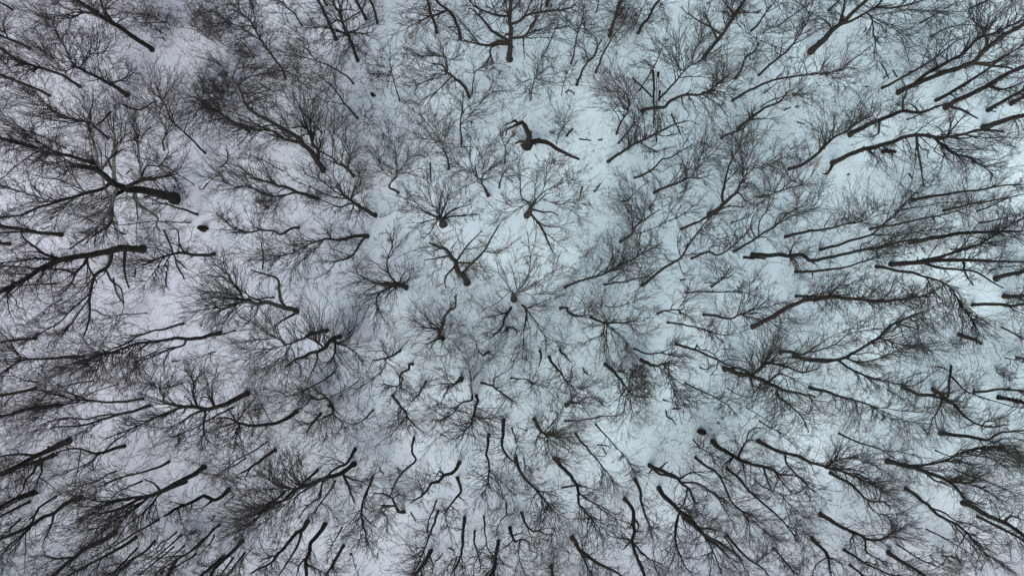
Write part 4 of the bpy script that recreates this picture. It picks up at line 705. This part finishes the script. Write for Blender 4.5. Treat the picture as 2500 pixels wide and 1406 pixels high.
T 50|1400,690 1500,730 1600,790 1750,860 1900,940 2000,1010 2150,1100|1820,860 1870,820 2000,860|1800,700,170|
T 30|1545,825 1700,900 1850,980 2000,1060 2100,1120|||
T 30|245,1150 330,1205 430,1270 530,1320 650,1370 750,1420|||
T 24|295,1300 370,1350 450,1406 520,1460|||
T 46|670,1180 780,1250 900,1320 1000,1380 1080,1430|||
T 18|760,1100 870,1170 1000,1250 1150,1310 1300,1370|||
T 16|1040,955 1180,1010 1350,1110 1500,1200|||
T 14|1135,180 1230,220 1350,270 1550,350|||
T 16|1320,365 1450,420 1650,490 1850,570 2000,620|||
S 1960,250,120|3.5|
S 1310,1260,110|2.5|
"""
def pts(s, ox, oy): return [np.array([ox+float(a)/4, oy+float(b)/4]) for a, b in (q.split(',')[:2] for q in s.split())]
ROW = [0, 352, 704, 1054]; items = []
ox = oy = 0
for line in SURVEY.strip().splitlines():
    line = line.strip()
    if line[0] == '@':
        a, b = line[1:].split(); ox, oy = int(a)*500, ROW[int(b)]; continue
    typ = line[0]; f = line[2:].split('|')
    it = dict(t=typ, i=len(items))
    if typ in 'TGDN':
        it['w'] = float(f[0])/4; it['w'] *= 1.12 if it['w'] < 9 else 1.1 if it['w'] < 17 else 1.0; it['path'] = pts(f[1], ox, oy)
        it['limbs'] = [pts(q, ox, oy) for q in f[2].split('/') if q.strip()]
        b = f[3].strip(); it['bare'] = b == '-'
        it['blobs'] = [] if b in ('', '-') else [(ox+float(q.split(',')[0])/4, oy+float(q.split(',')[1])/4, float(q.split(',')[2])/4) for q in b.split()]
        it['lab'] = f[4] if len(f) > 4 else ''
        it['foot'] = it['path'][0]
    elif typ == 'L':
        it['w'] = float(f[0])/4; it['path'] = pts(f[1], ox, oy); it['snow'] = f[2] == 'snow'; it['lab'] = f[3] if len(f) > 3 else ''
        it['foot'] = (it['path'][0]+it['path'][-1])/2
    elif typ == 'S':
        x, y, r = map(float, f[0].split(',')); it['foot'] = np.array([ox+x/4, oy+y/4]); it['r'] = r/4; it['h'] = float(f[1]); it['lab'] = f[2] if len(f) > 2 else ''
    elif typ == 'P':
        x, y, r = map(float, f[0].split(',')); it['foot'] = np.array([x, y]); it['r'] = r; it['lab'] = f[1]
    items.append(it)
TREES = [i for i in items if i['t'] in 'TGDN']
# ------------------------------------------------------------------ labels
LMS = [i for i in items if '=' in i.get('lab', '')]
DIRS = ['right of', 'up-right of', 'above', 'up-left of', 'left of', 'down-left of', 'below', 'down-right of']
def sector(a, b):
    d = b-a; return int(round(math.atan2(-d[1], d[0])/(math.pi/4))) % 8
NTH = ['nearest', 'second', 'third', 'fourth', 'fifth', 'sixth', 'seventh', 'eighth', 'ninth', 'tenth']
def kindset(it):
    return 'T' if it['t'] in 'TGDN' else it['t']
for lm in LMS:
    lm['phrase'], lm['label'] = lm['lab'].split('=')
    lm['near'] = {}
    for it in items:
        if it is lm: continue
        key = (kindset(it), sector(lm['foot'], it['foot'])); lm['near'].setdefault(key, []).append((float(np.linalg.norm(it['foot']-lm['foot'])), it['i']))
    for v in lm['near'].values(): v.sort()
def look(it):
    if it['t'] in 'TGD':
        s = 'hair-thin' if it['w'] < 3.2 else 'thin' if it['w'] < 5 else 'slim' if it['w'] < 7 else 'sturdy' if it['w'] < 9.5 else 'thick'
        f = 'forked' if len(it['limbs']) >= 2 else 'crooked' if len(it['path']) > 5 else 'straight'
        return f"{s} {f} bare tree"
    if it['t'] == 'N': return 'dead snag'
    if it['t'] == 'L':
        L = np.linalg.norm(it['path'][-1]-it['path'][0])
        return ('snowy ' if it['snow'] else 'dark ') + ('fallen log' if it['w'] >= 4.5 else 'fallen stick' if L < 30 else 'fallen branch')
    if it['t'] == 'S': return 'patch-like twiggy bush' if it['h'] > 1.6 else 'low twiggy bush'
    return 'dark stump'
used = set()
for it in items:
    if 'phrase' in it: used.add(it['label']); continue
    best = None
    for lm in LMS:
        s = sector(lm['foot'], it['foot']); lst = lm['near'][(kindset(it), s)]
        rk = [q[1] for q in lst].index(it['i']); d = float(np.linalg.norm(it['foot']-lm['foot']))
        if rk < len(NTH):
            words = len(look(it).split()) + 2 + len(DIRS[s].split()) + len(lm['phrase'].split())
            cost = d + 60*rk + (400 if words > 16 else 0)
            if best is None or cost < best[0]: best = (cost, lm, s, rk)
    _, lm, s, rk = best
    it['label'] = f"{look(it)}, {NTH[rk]} one {DIRS[s]} {lm['phrase']}"
    while it['label'] in used: it['label'] += ' side'
    used.add(it['label'])
# ------------------------------------------------------------------ trees
CELL = 28.0; light = {}
def room(A, rng):
    """twigs only grow where the canopy still lets light through: neighbouring crowns share the space"""
    keep = []
    for q in A[rng.permutation(len(A))]:
        x = 1250+q[0]/(H-q[2])*FPX; y = 703-q[1]/(H-q[2])*FPX; c = (int(x//CELL), int(y//CELL))
        edge = max(abs(x-1250)/1250, abs(y-703)/703); cap = CAP*(0.78+0.45*edge)
        full = light.get(c, 0) + 0.25*sum(light.get((c[0]+a, c[1]+b), 0) for a, b in ((1, 0), (-1, 0), (0, 1), (0, -1)))
        if full < cap*2 or rng.random() < 0.12 or len(keep) < 7: light[c] = light.get(c, 0)+1; keep.append(q)
    return np.array(keep).reshape(-1, 3)
def build_tree(it):
    rng = np.random.default_rng(1000+it['i'])
    foot = ground_at(it['foot']); rpx = np.linalg.norm(it['foot']-np.array([1250, 703]))
    path = it['path']; plen = sum(np.linalg.norm(path[i+1]-path[i]) for i in range(len(path)-1))
    ends = [path[-1]] + [l[-1] for l in it['limbs']] + [np.array(b[:2]) for b in it['blobs']]
    size = float(np.clip(6 + it['w']*0.75, 8, 17))
    vh = vert_h(path[0], path[-1])
    if rpx < 420:
        hend = float(np.clip(size*0.72, 5, 12))
        if plen < 40: hend *= 0.75
        if it['t'] == 'N': hend = 5.0
        if it['bare']: hend = min(hend, 5)
    else: hend = float(np.clip(vh, 3, 17))
    cum = np.concatenate([[0], np.cumsum([np.linalg.norm(path[i+1]-path[i]) for i in range(len(path)-1)])])/max(plen, 1)
    prior = foot[2] + hend*cum**0.9
    kk = 0.45 if rpx < 420 else 0.22
    main = lift(path, None, prior, 19.0, kk)
    main = np.array(main)
    if plen < 30 and it['t'] in 'TGD':          # seen almost end on
        main[:, 2] = np.maximum(main[:, 2], np.linspace(foot[2], hend, len(main)))
        main = np.array([at(p, h) for p, h in zip(path, main[:, 2])])
    main[0, 2] -= 0.35 if it['t'] != 'N' else 0.15
    d = math.dist(main[0], (0, 0, H)); rb = it['w']/2/FPX*(H-foot[2])*1.0
    mp = catmull(main, 0.4)
    s = np.linspace(0, 1, len(mp)); gone = any(not (-10 < q[0] < 2510 and -10 < q[1] < 1416) for q in (path[-1],))
    amp = 0.015 + 0.05*rb
    mp = gnarl(mp, amp, rng)
    last = (0.34 if it['w'] > 14 else 0.55) if gone else 0.28
    if it['t'] == 'N': last = .45
    mr = rb*(1-(1-last)*s**(0.6 if it['w'] > 18 else 1.0))*0.92
    arc = np.concatenate([[0], np.cumsum(np.linalg.norm(np.diff(mp, axis=0), axis=1))])
    mr *= 1 + 0.55*np.exp(-(arc/0.4)**2)
    bm = {'T': 'bark', 'G': 'bark', 'D': 'bark', 'N': 'rot'}[it['t']]
    if it['t'] == 'T' and rng.random() < 0.3: bm = 'moss'
    if it['lab'].startswith(('the wide octopus', 'the big starburst', 'the leaning centre', 'the shaggy')): bm = 'moss'
    tm = 'mtwig' if bm == 'moss' else ('rtwig' if rng.random() < 0.25 else 'twig')
    name = 'bare_tree' if it['t'] != 'N' else 'broken_snag'
    root = empty(name, foot); root['label'] = it['label']; root['category'] = 'tree' if it['t'] != 'N' else 'dead tree'
    root['group'] = 'bare winter trees' if it['t'] != 'N' else 'dead broken snags'
    V, F = tube(mp, mr, 8, 0.16 if it['t'] == 'N' else 0.05 if it['w'] < 12 else 0.075, rng)
    if it['w'] > 5:
        for _ in range(rng.integers(2, 4 + int(it['w']/4))):
            k = int(rng.integers(len(mp)//6, len(mp)-1)); dv = rng.normal(0, 1, 3); dv[2] = abs(dv[2])*.6+.1; dv /= np.linalg.norm(dv)
            ln = mr[k] + rng.uniform(.08, .5)*rng.random(); e = mp[k]+dv*ln; rr = mr[k]*rng.uniform(.18, .45)
            V2, F2 = tube(np.linspace(mp[k], e, 4), [rr*1.2, rr, rr*.85, rr*.7], 6, .1, rng); F = np.concatenate([F, F2+len(V)]); V = np.concatenate([V, V2])
    mesh_obj('trunk', V, F, M[bm], root, foot)
    stems = [mp]; rads = [mr]; fr = [s]
    for lp in it['limbs']:
        allP = np.concatenate(stems); allR = np.concatenate(rads)
        px = np.stack([1250+allP[:, 0]/(H-allP[:, 2])*FPX, 703-allP[:, 1]/(H-allP[:, 2])*FPX], 1)
        k = int(np.argmin(np.linalg.norm(px-lp[0], axis=1) - allP[:, 2]*0.2))
        st = allP[k]; L = np.array(lift(lp, st, None, 20.0, 0.6, 0.45))
        P = catmull(L, 0.3); P = gnarl(P, 0.02, rng)
        ss = np.linspace(0, 1, len(P)); ln = np.linalg.norm(np.diff(P, axis=0), axis=1).sum()
        r0 = min(allR[k]*0.7, 0.045+0.016*ln + min(it['w'], 14)*0.0022)*(0.78 if rpx < 420 else 1.0); R = np.maximum((min(allR[k]*.8, .06+.045*ln) if it['t'] == 'N' else r0)*(1-0.62*ss), 0.018)
        V, F = tube(P, R, 6, 0.15 if it['t'] == 'N' else 0.04, rng)
        mesh_obj('limb', V, F, M['pale' if it['t'] == 'G' and rng.random() < .75 else bm], root, foot)
        stems.append(P); rads.append(R); fr.append(0.3+0.7*ss)
    if it['bare']: return
    allP = np.concatenate(stems); allR = np.concatenate(rads); fz = np.concatenate(fr)
    blobs = list(it['blobs'])
    if not blobs:
        br0 = float(np.clip(16+it['w']*2.6, 20, 42)) if rpx > 420 else float(np.clip(it['w']*3.2, 14, 30))
        blobs = [(path[-1][0], path[-1][1], br0)]
        if plen > 60: q = mp[int(len(mp)*.72)]; blobs.append((1250+q[0]/(H-q[2])*FPX, 703-q[1]/(H-q[2])*FPX, br0*.9))
    allT = np.concatenate([unit(np.gradient(q, axis=0)) for q in stems]); A = []
    hold = fz > ((0.42 if gone and rpx > 700 else 0.28) if it['t'] == 'T' else 0.0)
    if it['t'] == 'N': hold[:] = True
    hP = allP[hold]; hR = allR[hold]; hT = unit(allT[hold] + np.array([0, 0, .25]))
    hpx = np.stack([1250+hP[:, 0]/(H-hP[:, 2])*FPX, 703-hP[:, 1]/(H-hP[:, 2])*FPX], 1)
    for (bx, by, br) in blobs:
        if not (-130 < bx < 2630 and -130 < by < 1536): continue
        dd = np.linalg.norm(hpx-np.array([bx, by]), axis=1); k = int(np.argmin(dd))
        hc = hP[k, 2] + 0.5*dd[k]/FPX*(H-hP[k, 2]); R = br/FPX*(H-hc)
        hc = max(hc, R*0.8+0.8); hc = min(hc, 19)
        c = at((bx, by), hc); R = br/FPX*(H-hc)
        n = int(np.clip(DENS*br*br*(1.2 if it['t'] == 'D' else 1.0)*(0.5 if it['w'] > 18 and it['t'] != 'D' else 0.8 if it['w'] > 14 and it['t'] != 'D' else 1), 4, 70))
        v = rng.normal(0, 1, (n, 3)); v /= np.linalg.norm(v, axis=1, keepdims=True)
        zs = float(np.clip((hc-0.7)/(R*1.3), 0.25, 1.1))
        A.append(c + v*(rng.uniform(.12, 1, (n, 1))**0.5)*R*1.5*np.array([1, 1, zs]))
    m_ = max(4, int(len(hP)*0.3)); k = rng.integers(0, len(hP), m_)      # side shoots all along the bearing wood
    A.append(hP[k] + unit(hT[k] + rng.normal(0, .75, (m_, 3)))*rng.uniform(0.3, 1.1, (m_, 1)))
    if it['t'] == 'G':
        k = rng.integers(0, len(mp)//3, 60); A.append(mp[k] + rng.normal(0, 1, (60, 3))*np.array([.6, .6, .5]))
    A = room(np.concatenate(A), rng)
    feathers(hP, hT, hR, A[A[:, 2] > 0.5], rng, M[tm], root, foot)
def build_log(it):
    rng = np.random.default_rng(5000+it['i']); r = max(it['w']/2/FPX*H*1.05, 0.05)
    P = [ground_at(p)+np.array([0, 0, r*0.75]) for p in it['path']]
    Q = catmull(P, 0.25)
    if len(Q) > 3: Q = gnarl(Q, 0.03+r*0.12, rng)
    s = np.linspace(0, 1, len(Q)); R = r*(1-0.35*s)
    nm = 'fallen_log' if it['w'] >= 4.5 else 'fallen_branch'
    V, F = tube(Q, R, 8, 0.10, rng)
    # a few broken side stubs grown into the same wood
    for _ in range(int(2+len(Q)/6)):
        k = rng.integers(1, len(Q)); dv = rng.normal(0, 1, 3); dv[2] = abs(dv[2])*.7; dv /= np.linalg.norm(dv)
        e = Q[k] + dv*(r*1.2+rng.uniform(.1, .35)); V2, F2 = tube(np.linspace(Q[k], e, 4), np.linspace(r*.4, r*.18, 4), 6)
        F = np.concatenate([F, F2+len(V)]); V = np.concatenate([V, V2])
    loc = P[0]
    o = mesh_obj(nm, V, F, M['rot' if rng.random() < .6 else 'bark'], None, loc)
    o['label'] = it['label']; o['category'] = 'log' if nm == 'fallen_log' else 'branch'; o['group'] = 'fallen wood on the snow'
    if it['snow']:
        Q2 = Q + np.array([0, 0, 1])*(R*0.55)[:, None]; rr = R*0.72*np.clip(np.sin(np.linspace(0.15, 3.0, len(Q)))*1.8, .2, 1)
        V, F = tube(Q2, rr, 8, 0.12, rng); mesh_obj('snow_cap', V, F, M['cap'], o, loc)
def build_shrub(it):
    rng = np.random.default_rng(7000+it['i']); c = ground_at(it['foot']); h = it['h']
    k = (H-h*.6)/H; R = it['r']/FPX*H*k; cc = at(it['foot'], h*0.6)
    base = np.array([cc[0], cc[1], c[2]])
    ns = max(4, int(R*12)); root = empty('twiggy_bush', base)
    root['label'] = it['label']; root['category'] = 'bush'; root['group'] = 'twiggy bushes'
    st = []; Rs = []; VV = []; FF = []; off = 0
    for _ in range(ns):
        a = rng.uniform(0, 6.28); q = R*0.85*math.sqrt(rng.random()); p = base + np.array([math.cos(a)*q, math.sin(a)*q, -0.1])
        e = p + np.array([rng.normal(0, .25), rng.normal(0, .25), 1])*h*rng.uniform(.5, 1)
        P = gnarl(np.linspace(p, e, 7), 0.05, rng); r = np.linspace(.022, .010, 7)
        V, F = tube(P, r, 6); VV.append(V); FF.append(F+off); off += len(V); st.append(P); Rs.append(r)
    mesh_obj('stems', np.concatenate(VV), np.concatenate(FF), M['brush'], root, base)
    n = int(min(330, 8 + DENS*4*it['r']**2)); an = rng.uniform(0, 6.28, n)
    rr = np.sqrt(rng.random(n))*R*(1 + .3*np.sin(2*an+rng.uniform(0, 6)) + .2*np.sin(5*an+rng.uniform(0, 6)) + rng.normal(0, .15, n))
    A = base + np.stack([np.cos(an)*rr, np.sin(an)*rr, h*rng.uniform(.25, 1.15, n)], 1)
    P = np.concatenate(st); T = np.concatenate([unit(np.gradient(q, axis=0)) for q in st])
    feathers(P, T, np.concatenate(Rs), A, rng, M['brush'], root, base)
def build_stump(it):
    rng = np.random.default_rng(9000+it['i']); c = ground_at(it['foot']); R = it['r']/FPX*H
    root = empty('stump', c); root['label'] = it['label']; root['category'] = 'stump'; root['group'] = 'stumps'
    k = 16; a = np.arange(k)*2*math.pi/k; V = []; F = []
    lob = 1+0.16*rng.normal(0, 1, k)
    prof = [(1.25, -.1, 0), (1.0, .12, 0), (.85, .4, 0), (.8, .5, .2), (.62, .49, .2), (.4, .44, .12), (.1, .42, .05)]
    for rr, z, j in prof:
        jj = rng.normal(0, 1, k)*j*.45
        for i in range(k): V.append(c+np.array([math.cos(a[i])*R*.8*rr*lob[i]*(1.25), math.sin(a[i])*R*.8*rr*lob[i]*.85, z+jj[i]]))
    for j in range(len(prof)-1):
        for i in range(k): F.append([j*k+i, j*k+(i+1) % k, (j+1)*k+(i+1) % k, (j+1)*k+i])
    mesh_obj('stump_wood', np.array(V), np.array(F), M['rot'], root, c)
    for _ in range(4):
        ang = rng.uniform(0, 6.28); p = c+np.array([math.cos(ang), math.sin(ang), .08])*np.array([R*.7, R*.7, 1]); e = p+np.array([math.cos(ang), math.sin(ang), -.12])*np.array([R*rng.uniform(.3, .6)]*2+[1])
        V2, F2 = tube(gnarl(np.linspace(p, e, 5), .02, rng), np.linspace(R*.22, R*.05, 5), 6); mesh_obj('root', V2, F2, M['rot'], root, c)
import time; T0 = time.time()
order_ = sorted(items, key=lambda i: (i['t'] not in 'GDN', 'phrase' not in i, zlib.crc32(str(i['i']).encode())))
for it in order_:
    if it['t'] in 'TGDN': build_tree(it)
    elif it['t'] == 'L': build_log(it)
    elif it['t'] == 'S': build_shrub(it)
    elif it['t'] == 'P': build_stump(it)
# ------------------------------------------------------------------ unseen wood beyond the frame, added to dim light on the edge snow
rng = np.random.default_rng(31); VV = []; FF = []; off = 0
def add(vf):
    global off
    VV.append(vf[0]); FF.append(vf[1]+off); off += len(vf[0])
for _ in range(FRINGE):
    while True:
        x, y = rng.uniform(-52, 52), rng.uniform(-37, 37)
        if abs(x) > 34.8 or abs(y) > 20.4: break
    z = gh(x, y); h = rng.uniform(10, 16); r = rng.uniform(.08, .2)
    out = np.array([x, y, 0])/math.hypot(x, y)
    top = np.array([x, y, z+h]) + out*rng.uniform(0, 2.0)
    P = gnarl(catmull(np.linspace([x, y, z-.3], top, 5), .8), .07, rng); R = r*(1-.7*np.linspace(0, 1, len(P)))
    add(tube(P, R, 6))
    n = 60; k = rng.integers(len(P)//3, len(P), n); v = rng.normal(0, 1, (n, 3)); v[:, 2] = np.abs(v[:, 2])*1.2
    A0 = P[k]; A1 = A0+v*rng.uniform(.5, 1.3, (n, 1)); add(segs(A0, A1, np.full(n, .022), np.full(n, .010), 3))
    A2 = np.repeat(A1, 3, 0)-.4*np.repeat(A1-A0, 3, 0)*rng.random((3*n, 1)); v = rng.normal(0, .6, (3*n, 3)); v[:, 2] += .4
    add(segs(A2, A2+v, np.full(3*n, .011), np.full(3*n, .006), 3))
o = mesh_obj('surrounding_wood', np.concatenate(VV), np.concatenate(FF), M['bark']); o['kind'] = 'stuff'; o['label'] = 'bare wood continuing unseen beyond the edges of the view'
# ------------------------------------------------------------------ uncountable undergrowth and litter
rng = np.random.default_rng(77)
def density(x, y):
    return 0.5+0.5*noise.noise(Vector((x*0.16, y*0.16, 1.7)))*1.6 + 0.012*max(0, -x) + 0.010*max(0, -y)
B = []
while len(B) < UNDER:
    x, y = rng.uniform(-40, 40), rng.uniform(-26, 26)
    if rng.random() < density(x, y)**2: B.append((x, y))
P0 = []; P1 = []; R0 = []; R1 = []
for x, y in B:
    z = gh(x, y); h = rng.uniform(.3, 1.9)**1.2; p = np.array([x, y, z-.05]); ax = np.array([rng.normal(0, .35), rng.normal(0, .35), 1.0])
    m1 = p+ax*h*.5; e = m1 + (ax+rng.normal(0, .3, 3))*h*.5
    P0 += [p, m1]; P1 += [m1, e]; R0 += [.011, .009]; R1 += [.009, .006]
    for _ in range(rng.integers(2, 7)):
        t = rng.uniform(.3, 1); s0 = p+(e-p)*t; s0 = p*(1-2*t)+m1*2*t if t < .5 else m1*(2-2*t)+e*(2*t-1)
        d = rng.normal(0, 1, 3); d[2] = abs(d[2])*.8; P0.append(s0); P1.append(s0+d*h*.22); R0.append(.007); R1.append(.005)
V, F = segs(np.array(P0), np.array(P1), np.array(R0), np.array(R1), 3)
o = mesh_obj('undergrowth', V, F, M['rtwig']); o['kind'] = 'stuff'; o['label'] = 'thin brush and seedlings sticking up through the snow'
n = 26000
cx, cy = rng.uniform(-40, 40, n), rng.uniform(-26, 26, n)
# the leafier patch by the right-hand clearing
k = 700; cx[:k] = rng.normal(30.3, 1.6, k); cy[:k] = rng.normal(-5.8, .8, k)
ang = rng.uniform(0, 6.28, n); ln = np.where(np.arange(n) < n*0.6, rng.uniform(.03, .07, n), rng.uniform(.1, .6, n)); wd = np.where(np.arange(n) < n*0.6, ln*.6, .010)
keep = np.array([rng.random() < density(a, b)**2*1.2 or i < k for i, (a, b) in enumerate(zip(cx, cy))])
cx, cy, ang, ln, wd = (q[keep] for q in (cx, cy, ang, ln, wd)); n = len(cx)
z = np.array([gh(a, b) for a, b in zip(cx, cy)]) + .012
dx, dy = np.cos(ang), np.sin(ang)
P0 = np.stack([cx-dx*ln/2, cy-dy*ln/2, z], 1); P1 = np.stack([cx+dx*ln/2, cy+dy*ln/2, z+rng.uniform(0, .03, n)], 1)
V, F = segs(P0, P1, wd/2, wd/2*.6, 4)
o = mesh_obj('leaf_litter', V, F, M['leaf']); o['kind'] = 'stuff'; o['label'] = 'scattered dead leaves and broken twigs on the snow'
print('targets', sum(light.values()), 'cells', len(light)); print('built', len(items), 'items', len(TREES), 'trees in', round(time.time()-T0, 1), 's; tris', sum(len(m.polygons) for m in bpy.data.meshes)*2)
bad = [(i['label'], i['t']) for i in items if not 4 <= len(i['label'].split()) <= 16]
print('labels out of range', len(bad), bad[:5])
